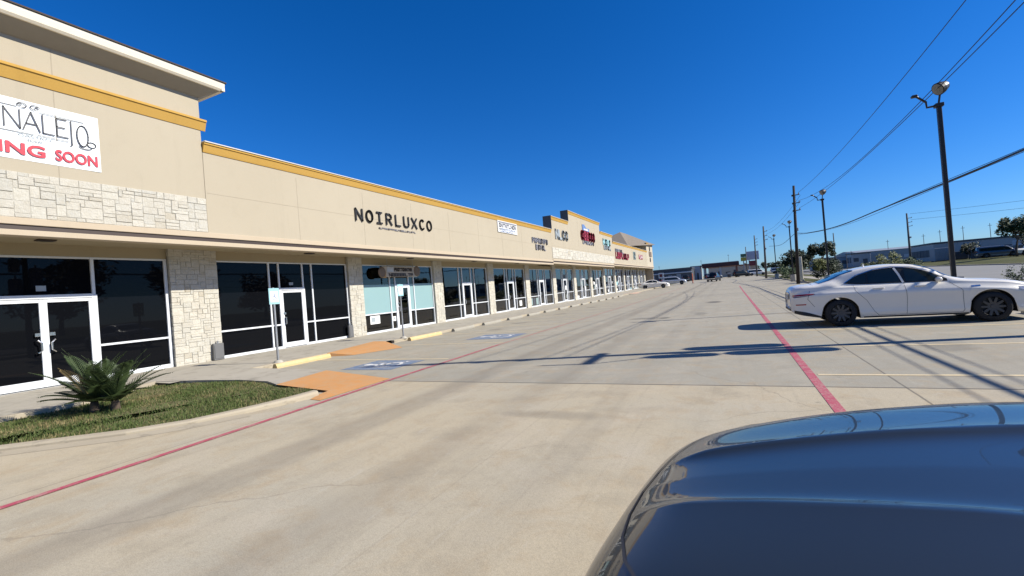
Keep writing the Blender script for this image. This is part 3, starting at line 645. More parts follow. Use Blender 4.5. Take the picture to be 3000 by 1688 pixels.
FR = .05                                                                # mullion depth in front of the glass plane
def storefront(y0, y1, kind, k):
    zb = gz((y0+y1)/2)+.15; st = sz(y0); head = 3.25+st; dt = 2.30+st*.8; sill = 1.0+st*.5
    root = MB()
    X0, X1 = XW-.05, XW+.05
    def V(y, z0, z1, w=.055): root.bbox(X0, X1, y-w/2, y+w/2, z0, z1, .006)
    def Hh(z, a, b, w=.055, x1=X1-.006): root.bbox(X0, x1, a, b, z-w/2, z+w/2, .006)
    wide = {}
    panes = []
    def pane(a, b, z0, z1, m): panes.append((a, b, z0, z1, m))
    if kind == 'double':
        d0, d1 = y1-3.7+.02, y1-1.72; c = (d0+d1)/2
        for y in (y0+.04, y1-.04): V(y, zb, head, .08)
        for y in (d0, d1): V(y, zb, head, .07); root.bbox(X0, X1+.015, y-.055, y+.055, zb, dt, .006)
        Hh(zb+.05, y0, d0, .1); Hh(zb+.05, d1, y1, .1); Hh(head-.02, y0, y1, .05); Hh(dt-.02, d0, d1, .1, X1+.01)
        Hh(sill, y0, d0); Hh(sill, d1, y1)
        glass = 'tint'
        for a, b in ((y0, d0), (d1, y1)): pane(a, b, zb, sill, glass); pane(a, b, sill, head, glass)
        pane(d0, d1, dt, head, glass); doors = [(d0+.05, c, c-.13), (c, d1-.05, c+.13)]
    else:
        m = [y0+1.87, y0+2.26, y0+3.28, y0+3.70]; glass = 'tint' if kind == 'tint' else 'clear'
        for y in (y0+.03, y1-.03): V(y, zb, head, .06)
        for y in m: V(y, zb, head, .06)
        for y in (m[1], m[2]): root.bbox(X0, X1+.012, y-.05, y+.05, zb, dt, .006)
        Hh(zb+.04, y0, m[1], .08); Hh(zb+.04, m[2], y1, .08); Hh(head-.02, y0, y1, .045); Hh(dt-.02, m[1], m[2], .09, X1+.01)
        Hh(sill, y0, m[1]); Hh(sill, m[2], y1)
        for a, b in ((y0, m[0]), (m[0], m[1]), (m[2], m[3]), (m[3], y1)): pane(a, b, zb, sill, glass); pane(a, b, sill, head, glass)
        pane(m[1], m[2], dt, head, glass); doors = [(m[1]+.04, m[2]-.04, m[1]+.12)]
    sf = root.make('shop_front', 'alu', B)
    gls = MB()
    for (a, b, z0, z1, m) in panes: gls.box(XW-.008, XW+.004, a+.01, b-.01, z0+.01, z1-.01)
    gls.make('glazing', glass, sf)
    for (a, b, hy) in doors:
        d = MB(); dz = zb+.02; t = .075
        d.bbox(XW-.02, XW+.055, a, a+t, dz, dt-.08, .005); d.bbox(XW-.02, XW+.055, b-t, b, dz, dt-.08, .005)
        d.bbox(XW-.02, XW+.05, a+t, b-t, dz, dz+.17, .005); d.bbox(XW-.02, XW+.05, a+t, b-t, dt-.08-t, dt-.08, .005)
        d.mat(1); d.box(XW+.0, XW+.012, a+t, b-t, dz+.17, dt-.08-t); d.mat(2)
        yy = hy; s_ = 1 if yy > (a+b)/2 else -1
        d.path([(XW+.05, yy, 1.02), (XW+.13, yy, 1.02), (XW+.13, yy, 1.26), (XW+.05, yy, 1.26)] if kind != 'double' else
               [(XW+.06, hy-s_*.04, .98), (XW+.12, hy-s_*.02, .98), (XW+.14, hy+s_*.04, 1.03), (XW+.14, hy+s_*.04, 1.2), (XW+.12, hy-s_*.02, 1.27), (XW+.06, hy-s_*.04, 1.27)], .018)
        d.bbox(XW+.052, XW+.075, hy-.05, hy+.05, 1.36, 1.44, .004)
        d.make('door', ['alu', glass, 'chrome'], sf)
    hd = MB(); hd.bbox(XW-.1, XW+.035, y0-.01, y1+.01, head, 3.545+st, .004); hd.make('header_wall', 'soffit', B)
    sl = MB(); sl.bbox(XW-.1, XW+.07, y0, y1, zb-.06, zb+.0, .006); sl.make('threshold', 'alu', B)
    return sf, panes, zb, sill, head, dt
fronts = []
kinds = ['double', 'tint', 'film']+['clear']*10
for i in range(len(pil)-1):
    y0, y1 = pil[i][1], pil[i+1][0]; k = kinds[i]; fronts.append((y0, y1, storefront(y0, y1, k, i)))
y0 = pil[-1][1]; storefront(y0, y0+5.38, 'clear', 13); lastp = (y0+5.38, y0+6.2)
mb = MB(); mb.bbox(XW-.1, XC, lastp[0], min(lastp[1], END), gz(90)+.1, 3.545+.3, .01); mb.make('stone_pillar', 'stone', B)
# rooms behind the clear glass
rm = MB(); rm.mat(1); rm.box(-20.5, XW-.1, 15.2, END, .1, .17); rm.mat(0); rm.box(-20.6, -20.5, 15.2, END, .17, 3.5)
for (a, b) in pil[2:]: rm.box(-20.5, XW-.12, (a+b)/2-.06, (a+b)/2+.06, .17, 3.5)
rm.box(-20.5, XW-.12, 15.2, END, 3.42, 3.5); rm.make('shop_interior', ['room', 'roomdark'], B)
fx = MB()
rr = random.Random(11)
# the teal filmed shop
y0, y1, (sf, panes, zb, sill, head, dt) = fronts[2]
m = [y0+1.87, y0+2.26, y0+3.28, y0+3.70]
for a, b in ((y0+.05, m[0]-.03), (m[0]+.03, m[1]-.05), (m[2]+.05, m[3]-.03), (m[3]+.03, y1-.05)): fm = MB(); fm.box(XW+.006, XW+.009, a, b, sill+.03, 2.34); fm.make('frosted_film', 'film', sf)
for a, b in ((y0+.05, m[0]-.03), (m[0]+.03, m[1]-.05), (m[2]+.05, m[3]-.03), (m[3]+.03, y1-.05)):
    y = a; bl = MB()
    while y < b-.04: bl.box(XW-.06, XW-.05, y, y+.07, zb+.08, sill-.03); y += .085
    bl.make('vertical_blind', 'slat', sf)
nt = MB(); nt.box(XW+.006, XW+.012, y0+.42, y0+1.05, .56, .93); nt.mat(1); nt.box(XW+.012, XW+.014, y0+.5, y0+.74, .66, .86); nt.mat(2)
for q in range(4): nt.box(XW+.012, XW+.014, y0+.78, y0+.98, .66+.055*q, .68+.055*q)
nt.make('window_poster', ['paper', 'inkgrey', 'bluetxt'], sf)
nt = MB(); nt.box(XW+.006, XW+.012, m[0]+.08, m[0]+.3, .58, .8); nt.mat(1); nt.box(XW+.012, XW+.014, m[0]+.12, m[0]+.26, .66, .76); nt.make('window_poster', ['paper', 'inkgrey'], sf)
# posters, blinds and counters that show behind the other shop windows
for i in range(3, len(fronts)):
    y0, y1, (sf, panes, zb, sill, head, dt) = fronts[i]; m = [y0+1.87, y0+2.26, y0+3.28, y0+3.70]
    b = MB(); n = 0
    def rect(a, c, z0, z1, mi, x=XW+.006): b.mat(mi); b.box(x, x+.004, a, c, z0, z1)
    if i == 3: rect(y0+.4, y0+1.5, .25, .9, 2, XW-.4); rect(m[3]+.4, m[3]+.9, .3, .8, 2, XW-.3); rect(m[3]+.2, m[3]+1.6, 1.05, 1.5, 2, XW-.5)
    if i == 4: rect(y0+.1, y0+.9, 1.1, 2.3, 2, XW-.2); rect(m[3]+.5, m[3]+.95, .4, .8, 0); rect(y0+.2, y0+1.7, .2, .85, 1, XW-.3)
    if i == 5:
        for q in range(3): rect(y0+.15+q*.6, y0+.6+q*.6, .3, .85, q % 2+1)
        rect(y0+.05, m[0]-.03, 1.05, 2.2, 3, XW-.1); rect(m[3]+.03, y1-.05, 1.05, 2.2, 3, XW-.1); rect(m[3]+.1, m[3]+1.2, 2.35, 3.1, 3, XW-.1)
    if i >= 6:
        for q in range(7):
            a = rr.uniform(y0+.1, y1-.8); z = rr.choice((.3, .5, 1.1, 1.3, 1.6, 2.4)); rect(a, a+rr.uniform(.25, .7), z, z+rr.uniform(.25, .5), rr.choice((0, 0, 1, 2, 4)), XW+.006+.001*q)
    b.make('window_display', ['paper', 'greengrey', 'wdark', 'wtan', 'teal'], sf)
    c = MB(); c.bbox(-17.6, -17.0, y0+.5, y1-1.2, .17, 1.15, .02); c.mat(1); c.bbox(-20.4, -20.0, y0+.2, y1-.4, .17, 2.1, .02); c.make('counter', ['wtan', 'wgrey'], B)
# recessed soffit lights
for y in [4.95, 12.2]+[18.1+6.2*k for k in range(12)]:
    l = MB(); z = 3.538+sz(y); l.bbox(-14.02, -13.78, y-.16, y+.16, z-.028, z, .006); l.mat(1); l.box(-13.99, -13.81, y-.13, y+.13, z-.034, z-.029); l.make('soffit_light', ['channel', 'blackp'], B)
pn = MB(); z = 2.42; pn.box(XW+.006, XW+.01, 4.98, 5.16, z, z+.13); pn.make('door_number', 'inkgrey', fronts[0][2][0])
pn = MB(); pn.box(XW+.006, XW+.01, 11.83, 12.0, z, z+.1); pn.make('door_number', 'inkgrey', fronts[1][2][0])

# ================================================================== signs on the building
X = XF+.004
def sgn(name, label, y0, y1, z0): return thing(name, label, 'sign', (XF, (y0+y1)/2, z0))
# vinyl banner on the tower
bn = thing('vinyl_banner', 'white vinyl banner with thin grey lettering and red words on the tower wall', 'banner', (XF, 3.2, 5.05))
m = MB(); bz = lambda y, z: z
ny = 14
m.grid([[(XF+.012+.008*math.sin(y*2.3)+.004*math.sin(y*5+z*3), y, z) for z in (5.05, 5.35, 5.65, 6.0, 6.31)] for y in [.6+5.08*i/ny for i in range(ny+1)]])
m.make('banner_sheet', 'banner', bn, smooth=True)
XB = XF+.026
lt = MB(); w = .022; Z0, Z1 = 5.70, 6.09
def L(y0, pts): stroke(lt, [(y0+a, Z0+b*(Z1-Z0)) for a, b in pts], w, XB, .006)
L(4.12, [(0, 0), (0, 1), (.235, 0), (.235, 1)]); L(4.40, [(0, 0), (.13, 1), (.26, 0)]); L(4.40, [(.05, .36), (.21, .36)])
L(4.71, [(0, 1), (0, 0), (.18, 0)]); L(4.94, [(.16, 1), (0, 1), (0, 0), (.18, 0)]); L(4.94, [(0, .52), (.13, .52)])
L(5.18, [(.0, 1), (.0, -.36), (-.02, -.42)])
stroke(lt, arc(5.375, 5.81, .10, .235, 0, 360, 22), w, XB, .006)
stroke(lt, arc(5.53, 5.64, .075, .06, 150, -170, 14), w*.8, XB, .006); stroke(lt, arc(5.42, 5.58, .12, .06, 190, 330, 8), w*.7, XB, .006)
L(3.80, [(.2, 1), (.0, 1), (.0, 0), (.2, 0)]); L(3.80, [(.0, .52), (.16, .52)])
stroke(lt, [(3.5, 6.15), (4.32, 6.15)], .012, XB, .004); stroke(lt, [(4.68, 6.13), (5.4, 6.12)], .012, XB, .004); stroke(lt, [(3.5, 5.62), (4.55, 5.62)], .012, XB, .004); stroke(lt, [(4.62, 5.63), (5.12, 5.62)], .012, XB, .004)
for c, s in ((4.40, 1), (4.60, -1)): stroke(lt, arc(c, 6.2, .07, .05, -90 if s > 0 else 270, 150 if s > 0 else 30, 10), .014, XB, .004); stroke(lt, arc(c-s*.04, 6.2, .035, .025, 0, 300, 8), .012, XB, .004)
lt.make('thin_lettering', 'ink', bn)
t = text_mb('GASTRO', 4.32, 4.84, 5.55, 5.61, XB, .004); text_mb('BAR', 4.46, 4.70, 5.46, 5.515, XB, .004, t); t.make('small_lettering', 'inkgrey', bn)
text_mb('COMING', 3.02, 4.72, 5.15, 5.40, XB, .006, bold=.028).make('red_lettering', 'redtxt', bn); text_mb('SOON', 4.88, 5.62, 5.15, 5.40, XB, .006, bold=.028).make('red_lettering', 'redtxt', bn)

# black letters
sg = sgn('lettering_sign', 'black serif block letters spelling a shop name on the beige parapet', 13.7, 18.85, 4.6)
lt = MB(); n = 9; pitch = (18.86-13.7+.12)/n; w = .068; Z0, Z1 = 4.77, 5.29
def G(i, *polys):
    for p in polys:
        gb = MB(); stroke(gb, [(13.72+pitch*i+a*.345, Z0+.04+b*(Z1-Z0-.08)) for a, b in p], w, X+.02, .035); gb.make('letter', 'black', sg) if False else lt.add(gb.v, gb.f)
G(0, [(0, 0), (0, 1), (1, 0), (1, 1)])
G(1, arc(.5, .5, .5, .5, 0, 360, 20))
G(2, [(.1, 1), (.9, 1)], [(.5, 1), (.5, 0)], [(.1, 0), (.9, 0)])
G(3, [(.05, 0), (.05, 1), (.6, 1), (.88, .9), (.95, .75), (.88, .58), (.6, .48), (.05, .48)], [(.5, .48), (1, 0)])
G(4, [(.1, 1), (.1, 0), (.95, 0)])
G(5, [(.02, 1), (.02, .25), (.15, .06), (.5, 0), (.85, .06), (.98, .25), (.98, 1)])
G(6, [(0, 0), (1, 1)], [(0, 1), (1, 0)])
G(7, arc(.55, .5, .5, .5, 50, 310, 18))
G(8, arc(.5, .5, .5, .5, 0, 360, 20))
lt.make('lettering', 'black', sg)
t = MB(); scribble(t, 15.0, 17.5, 4.575, 4.635, X+.01, 26, .018, 4, .01); t.make('small_lettering', 'greytxt', sg)
# white banner under the cornice
sg = sgn('banner_sign', 'white panel sign with dark lettering hung just under the ochre cornice', 26.0, 28.9, 5.37)
t = MB(); t.bbox(X, X+.05, 26.0, 28.9, 5.37, 6.12, .008); t.make('panel', 'wwhite', sg)
t = MB(); t.box(X+.051, X+.055, 26.08, 28.82, 5.98, 6.07); scribble(t, 26.15, 28.75, 5.72, 5.92, X+.051, 9, .07, 21, .006); t.make('dark_lettering', 'greytxt', sg)
t = MB(); scribble(t, 26.15, 28.6, 5.53, 5.62, X+.051, 16, .025, 22, .006); scribble(t, 26.3, 28.2, 5.42, 5.47, X+.051, 14, .018, 23, .006); t.make('fine_lettering', 'bluetxt', sg)
sg = sgn('lettering_sign', 'two rows of dark script letters low on the beige parapet before the stepped gable', 31.4, 34.7, 4.6)
t = MB(); scribble(t, 31.5, 34.75, 5.07, 5.40, X+.01, 8, .085, 31, .05); t.make('lettering', 'greytxt', sg); t = MB(); scribble(t, 32.1, 34.2, 4.58, 4.90, X+.01, 5, .085, 33, .05); t.make('lettering', 'greytxt', sg)
sg = sgn('lettering_sign', 'slanting silver grey letters on the lowest step of the gable', 36.6, 40.0, 5.75)
t = MB(); scribble(t, 36.7, 40.1, 5.78, 6.45, X+.01, 4, .19, 41, .06); t.make('lettering', 'inkgrey', sg); t = MB(); scribble(t, 36.8, 40.2, 5.74, 6.41, X+.005, 4, .19, 41, .02); t.make('letter_shadow', 'greytxt', sg)
sg = sgn('lettering_sign', 'dark red block letters under a small emblem on the tallest step of the gable', 44, 49.4, 5.75)
t = MB(); scribble(t, 44.2, 49.4, 6.25, 6.95, X+.01, 6, .27, 51, .07); t.make('lettering', 'wred', sg)
t = MB(); scribble(t, 44.7, 48.9, 5.80, 6.02, X+.01, 9, .12, 52, .04); t.make('small_lettering', 'greytxt', sg)
t = MB(); t.add([(X, *p) for p in ((44.9, 7.15), (47.2, 7.1), (47.4, 7.45), (46.3, 7.4), (45.6, 7.75), (44.9, 7.7))]+[(X+.05, *p) for p in ((44.9, 7.15), (47.2, 7.1), (47.4, 7.45), (46.3, 7.4), (45.6, 7.75), (44.9, 7.7))], [(6, 7, 8, 9, 10, 11)]+[(i, (i+1) % 6, 6+(i+1) % 6, 6+i) for i in range(6)]); t.mat(1); t.box(X+.05, X+.054, 45.4, 46.9, 7.18, 7.32); t.make('emblem', ['bluetxt', 'whitetxt'], sg)
sg = sgn('panel_sign', 'pale teal lettering stacked in rows on the far step of the gable', 52.8, 56.8, 5.6)
t = MB(); scribble(t, 52.9, 56.7, 6.2, 6.75, X+.01, 4, .22, 61, .05); t.make('lettering', 'teal', sg); t = MB(); scribble(t, 53.2, 56.8, 5.65, 6.0, X+.01, 6, .15, 62, .05); t.make('small_lettering', 'inkgrey', sg)
sg = sgn('lettering_sign', 'dark red letters in a long row on the low far parapet', 58.8, 67.5, 5.0)
t = MB(); scribble(t, 59, 67.6, 4.85, 5.45, X+.01, 9, .26, 71, .07); t.make('lettering', 'wred', sg); t = MB(); scribble(t, 59, 64.0, 5.55, 5.9, X+.01, 5, .2, 72, .05); t.make('small_lettering', 'greytxt', sg)
sg = sgn('panel_sign', 'narrow upright grey green panel sign on the low far parapet', 71, 73.1, 4.9)
t = MB(); t.bbox(X, X+.06, 71.2, 73, 4.95, 6.15, .01); t.mat(1); scribble(t, 71.4, 72.9, 5.1, 5.4, X+.06, 3, .14, 81, .01); scribble(t, 71.4, 72.9, 5.6, 6.0, X+.06, 2, .18, 82, .01); t.make('panel', ['greengrey', 'ink'], sg)
sg = sgn('panel_sign', 'small square dark red panel sign on the low far parapet', 75.7, 79.4, 5.0)
t = MB(); t.bbox(X, X+.06, 75.9, 79.3, 5.15, 5.85, .01); t.mat(1); scribble(t, 76.2, 79, 5.3, 5.7, X+.06, 4, .12, 84, .01); t.make('panel', ['wred', 'whitetxt'], sg)
sg = sgn('lettering_sign', 'brown upright emblem between two black discs on the end tower', 86, 90, 5.2)
t = MB()
for z in (7.35, 5.35): t.lathe([(0, .08), (.42, .08), (.42, 0)], (0, 0, 0), 16, 'x'); n = 16*3; t.v[-n:] = [(X+p[0], 87.6+p[1], z+p[2]) for p in t.v[-n:]]
t.mat(1); t.bbox(X, X+.08, 86.6, 89.4, 5.95, 6.85, .02); t.make('emblem', ['black', 'brown'], sg)
# board hung under the canopy in front of the teal shop
sg = thing('hanging_board', 'long weathered shop board with scrolled ends hung in front of the teal window', 'sign', (-14.3, 17.8, 2.6))
t = MB(); t.bbox(-14.33, -14.29, 16.55, 19.1, 2.66, 3.16, .015); t.make('board', 'wtan', sg)
t = MB(); t.lathe([(.0, .03), (.2, .03), (.26, 0)], (-14.29, 16.5, 2.88), 14, 'x'); t.lathe([(.0, .03), (.2, .03), (.27, 0)], (-14.29, 19.1, 2.95), 14, 'x'); t.make('scroll_end', 'brown', sg)
t = MB(); t.box(-14.288, -14.28, 16.5, 16.75, 2.62, 2.9); t.make('amber_corner', 'ochre', sg)
t = MB(); scribble(t, 17.35, 18.7, 2.95, 3.08, -14.288, 11, .045, 91, .008); scribble(t, 16.95, 18.75, 2.70, 2.82, -14.288, 9, .045, 92, .008); t.make('lettering', 'channel', sg)
t = MB(); t.box(-14.288, -14.284, 16.85, 17.3, 2.9, 3.12); t.make('pale_patch', 'wpale', sg)
t = MB()
for y in (16.9, 18.8): t.tube((-14.31, y, 3.16), (-14.31, y, 3.54), .008)
t.make('hanger', 'steel', sg)

# wall boxes by the pillars
for (y0, y1, x, lab) in ((8.78, 9.1, XC, 'grey metal box mounted low on the wide stone pillar'), (14.42, 14.68, XC-.1, 'grey metal box at the foot of the second stone pillar')):
    r_ = thing('utility_box', lab, 'utility box', (x+.1, (y0+y1)/2, .15)); t = MB(); t.bbox(x+.01, x+.10, y0, y1, .15, .66, .012); t.make('case', 'boxgrey', r_)
    t = MB(); t.bbox(x+.101, x+.112, y0+.03, y1-.03, .2, .6, .004); t.make('cover', 'boxgrey', r_)
    t = MB(); t.tube((x+.055, (y0+y1)/2, .66), (x+.055, (y0+y1)/2, .74), .025); t.tube((x+.055, (y0+y1)/2, .10), (x+.055, (y0+y1)/2, .15), .025); t.make('conduit', 'steel', r_)

# accessible parking sign posts
def acc(x, y, lab, base):
    z = .10; r_ = thing('accessible_sign', lab, 'sign post', (x, y, z), group='blue accessible parking signs')
    t = MB(); t.bbox(x-.025, x+.025, y-.025, y+.025, z, 2.16, .006); t.make('post', 'steel', r_)
    t = MB(); t.bbox(x+.027, x+.033, y-.16, y+.16, 1.70, 2.14, .003); s1 = t.make('sign_plate', 'teal', r_)
    t = MB(); t.box(x+.034, x+.036, y-.12, y+.12, 1.76, 2.06); t.make('white_field', 'paper', s1)
    t = MB(); mb = MB(); symbol(0, 0, .2, 0, mb); t.add([(x+.037+.001, y+p[1], 1.9-p[0]) for p in mb.v], mb.f); t.make('wheelchair_symbol', 'bluetxt', s1)
    t = MB(); t.lathe([(.0, .07), (.06, .07), (.1, .05), (.13, .0), (.13, -.02)], (x, y, z), 18); t.make('base_collar', base, r_)
acc(-11.32, 8.62, 'blue wheelchair sign on steel post by the first yellow wheel stop', 'conc')
acc(-11.32, 13.98, 'blue wheelchair sign on steel post before the teal window', 'conc')

# wheel stops
def wheel_stop(y, label, mat, L=1.8, x=-10.94, group=None, z=0.):
    r_ = MB(); h = .125; pr = [(-.085, 0), (-.085, .05), (-.05, h-.01), (-.04, h), (.04, h), (.05, h-.01), (.085, .05), (.085, 0)]
    r_.extr([(p, q) for p, q in pr], 'y', -L/2, L/2); r_.mat(1)
    for a in (-L*.33, L*.33): r_.lathe([(0, .004), (.014, .004), (.016, 0)], (0, a, h), 8)
    o = r_.make('wheel_stop', [mat, 'steel'], None, off=(0, 0, 0), recalc=True); o.location = (x, y, z); o.rotation_euler = (0, 0, R.uniform(-.02, .02)); return tag(o, label, 'wheel stop', group)
wheel_stop(9.12, 'yellow concrete wheel stop below the first blue wheelchair sign', 'yblock')
wheel_stop(14.85, 'yellow concrete wheel stop below the second blue wheelchair sign', 'yblock', 2.0)
for i in range(13):
    y = 17.8+2.75*i; wheel_stop(y, 'bare grey concrete wheel stop along the walkway kerb', 'stopconc', 1.75, -11.0, 'grey wheel stops along the kerb', gz(y))
for i, y in enumerate((3.3, 6.4, 9.1, 11.9, 14.7, 17.4, 20.2, 22.9)):
    if i > 3: wheel_stop(y, 'bare grey concrete wheel stop at the verge side of the stalls', 'conc', 1.75, 6.45, 'grey wheel stops by the verge')

# ================================================================== sago palm
sp = thing('sago_palm', 'dark green sago palm on the grass island beside the double doors', 'plant', (-9.75, 4.05, .05))
def frond(base, az, el, Ln, seed):
    rr = random.Random(seed); mb = MB(); pts = []; p = Vector(base); e = el; n = 14; d_az = Vector((math.cos(az), math.sin(az), 0))
    for i in range(n+1):
        pts.append(p.copy()); d = d_az*math.cos(e)+Vector((0, 0, math.sin(e))); p = p+d*(Ln/n); e -= (.02+.035*i/n)*(1.0 if el > .5 else .7)
    mb.path(pts, [.009*(1-.8*i/n) for i in range(n+1)], 4)
    side = Vector((-d_az.y, d_az.x, 0))
    for i in range(2, n*2+4):
        t = i/(n*2+4); k = min(int(t*n), n-1); q = pts[k].lerp(pts[k+1], t*n-k); fwd = (pts[k+1]-pts[k]).normalized(); upv = fwd.cross(side)
        l = .17*math.sin(PI*min(1, .12+t*.95))**.6*Ln/.9
        for s in (-1, 1):
            dd = (side*s*.8+fwd*.55-upv*(-.25)).normalized(); tip = q+dd*l*rr.uniform(.85, 1.1)-Vector((0, 0, .02)); w = fwd*.008
            mb.add([q-w, q+w, q+w*.8+dd*l*.6, tip], [(0, 1, 2), (0, 2, 3)])
    return mb
k = 0
for (bx, by, hh, nf) in ((-9.86, 3.98, .17, 30), (-9.6, 4.16, .15, 24)):
    t = MB(); t.lathe([(.05, .03), (.07, .07), (.06, .14), (.055, .05+hh), (.02, .09+hh)], (bx, by, 0), 10); t.make('trunk', 'bark', sp, smooth=True)
    for i in range(nf):
        az = i*2.4+rr.uniform(-.3, .3)+k; el = .25+1.1*(i/nf)+rr.uniform(-.1, .1); frond((bx, by, .05+hh), az, el, rr.uniform(.7, .95) if i < nf*.6 else rr.uniform(.85, 1.05), 100+k).make('frond', 'dry' if (k % 17 == 3) else 'sago', sp); k += 1

# ================================================================== poles, lamps and wires
def lamp(x, y, label, top=6.85, far=False):
    z0 = gz(y); r_ = thing('parking_lot_lamp', label, 'street lamp', (x, y, z0), group='parking lot lamps along the verge')
    t = MB(); t.lathe([(.30, .0), (.30, .78), (.285, .80), (.0, .80)], (x, y, z0), 20); t.make('concrete_base', 'conc', r_)
    t = MB(); t.bbox(x-.19, x+.19, y-.19, y+.19, z0+.80, z0+.84, .006); t.bbox(x-.06, x+.06, y-.06, y+.06, z0+.84, z0+top-.35, .012); t.make('pole', 'polebronze' if not far else 'polegrey', r_)
    t = MB(); t.bbox(x-.11, x+.11, y-.11, y+.11, z0+top-.36, z0+top-.24, .01); t.path([(x-.08, y, z0+top-.3), (x-.3, y+.02, z0+top-.3), (x-.32, y, z0+top-.12), (x-.62, y-.15, z0+top+.1)], .035, 6); t.make('bracket', 'polebronze', r_)
    # flood lamp head tipped towards the lot
    t = MB(); c = Vector((x+.02, y-.1, z0+top+.22)); d = Vector((-.8, -.35, -.42)).normalized(); a = d.orthogonal().normalized(); b = d.cross(a)
    prof = [(.05, -.3), (.14, -.22), (.2, -.05), (.21, .06), (.19, .08)]; n = 18; vs = []
    for rr_, h in prof:
        for i in range(n): q = 2*PI*i/n; vs.append(c+d*h+(a*math.cos(q)+b*math.sin(q))*rr_)
    t.add(vs, [(j*n+i, j*n+(i+1) % n, (j+1)*n+(i+1) % n, (j+1)*n+i) for j in range(len(prof)-1) for i in range(n)])
    t.tube((x, y, z0+top-.25), c-d*.05, .03); hd_ = t.make('lamp_head', 'polebronze', r_, smooth=False)
    t = MB(); vs = [c+d*.075+(a*math.cos(2*PI*i/n)+b*math.sin(2*PI*i/n))*.185 for i in range(n)]; t.add(vs+[c+d*.11], [(i, (i+1) % n, n) for i in range(n)]); t.make('lens', 'lens', hd_, smooth=True)
    # second small flood on the bracket
    t = MB(); t.bbox(x-.74, x-.58, y-.24, y-.08, z0+top+.06, z0+top+.14, .02); t.make('small_head', 'polebronze', r_)
lamp(6.66, 20.0, 'dark square lamp post with round flood lamp behind the white sedan')
lamp(6.66, 41.3, 'second lamp post along the verge, next beyond the nearest one')
lamp(6.66, 62.6, 'third lamp post along the verge, just left of the timber utility pole', 6.7)
lamp(6.66, 83.5, 'fourth and farthest lamp post along the verge', 6.6)

def util_pole(x, y, h, label, r=.15, lean=0., arms=True, gear=False, mat='wood'):
    z0 = gz(y); r_ = thing('utility_pole', label, 'utility pole', (x, y, z0), group='timber utility poles')
    t = MB(); t.tube((x, y, z0-.1), (x+lean, y, z0+h), r, r*.62, 10); t.make('pole', mat, r_, smooth=True)
    if arms:
        for k, zz in enumerate((h-.96, h-1.74, h-2.47)):
            t = MB(); t.path([(x+.08, y, z0+zz), (x+.72, y, z0+zz+.05)], .045, 5); t.bbox(x+.05, x+.16, y-.06, y+.06, z0+zz-.08, z0+zz+.1, .01); a = t.make('standoff_arm', 'woodgrey', r_)
            t = MB(); t.lathe([(.02, 0), (.06, .03), (.03, .06), (.06, .09), (.03, .12), (.055, .15), (.0, .17)], (x+.66, y, z0+zz+.06), 10); t.make('insulator', 'cer', a)
        t = MB(); t.bbox(x+.12, x+.4, y-.1, y+.1, z0+5.2, z0+5.5, .02); t.make('cable_box', 'tank', r_)
    if gear:
        for (dx, dy, zz, hh, rad) in ((.0, -.43, 3.3, 1.1, .27), (.0, .42, 3.9, 1.1, .27), (-.0, -.45, 4.75, .75, .22)):
            t = MB(); t.lathe([(0, 0), (rad*.9, 0), (rad, .05), (rad, hh-.08), (rad*.85, hh), (0, hh+.03)], (x+dx, y+dy, z0+zz), 16); c = t.make('transformer', 'tank', r_, smooth=False)
            t = MB(); t.lathe([(.03, 0), (.06, .05), (.03, .1), (.05, .16), (0, .2)], (x+dx, y+dy, z0+zz+hh), 8); t.make('bushing', 'cer', c)
        t = MB(); t.bbox(x-.06, x+.06, y-1.0, y+.4, z0+6.3, z0+6.42, .01); t.make('crossarm', 'wood', r_)
        t = MB(); t.path([(x, y-.95, z0+6.4), (x-.2, y-.95, z0+6.9)], .04, 5); t.path([(x, y-.2, z0+5.1), (x+.1, y-.9, z0+6.3)], .025, 5); t.make('brace', 'woodgrey', r_)
    return r_
util_pole(6.0, 53, 9.65, 'tall dark timber utility pole with three side arms beside the bush', .17, .3)
util_pole(5.95, 11.6, 10.35, 'near timber utility pole with transformers at the edge of the stalls', .15, 0., True, True)
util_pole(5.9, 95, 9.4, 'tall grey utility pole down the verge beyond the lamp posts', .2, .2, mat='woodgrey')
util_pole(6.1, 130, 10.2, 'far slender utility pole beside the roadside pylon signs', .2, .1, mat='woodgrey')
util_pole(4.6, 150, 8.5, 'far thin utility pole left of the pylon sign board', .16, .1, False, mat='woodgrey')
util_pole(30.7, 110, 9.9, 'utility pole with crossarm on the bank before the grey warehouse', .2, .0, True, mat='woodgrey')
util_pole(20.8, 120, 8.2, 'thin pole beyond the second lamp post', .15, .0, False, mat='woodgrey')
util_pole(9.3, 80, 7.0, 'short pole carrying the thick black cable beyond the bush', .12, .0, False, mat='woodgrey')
rr = random.Random(5)
for i, (x, y, h) in enumerate(((24.3, 128, 3.9), (29.6, 150, 4.6), (37.5, 150, 5.2), (41.8, 140, 5.4), (44.8, 140, 6.0), (47.5, 136, 6.2), (52, 136, 6.2), (58.5, 130, 6.6), (-9.5, 190, 7.0), (-25, 190, 6.2), (0, 190, 8.2))):
    t = MB(); z = gz(y)+(.5 if x > 30 else 0); h += .9 if x > 30 else 0; t.tube((x, y, z), (x, y, z+h), .07, .045, 6); t.bbox(x-.35, x+.35, y-.03, y+.03, z+h-.5, z+h-.43, .005)
    tag(t.make('distant_pole', 'woodgrey', None, off=(x, y, z)), 'thin distant pole with a small crossarm against the horizon', 'pole', 'thin distant poles on the horizon')
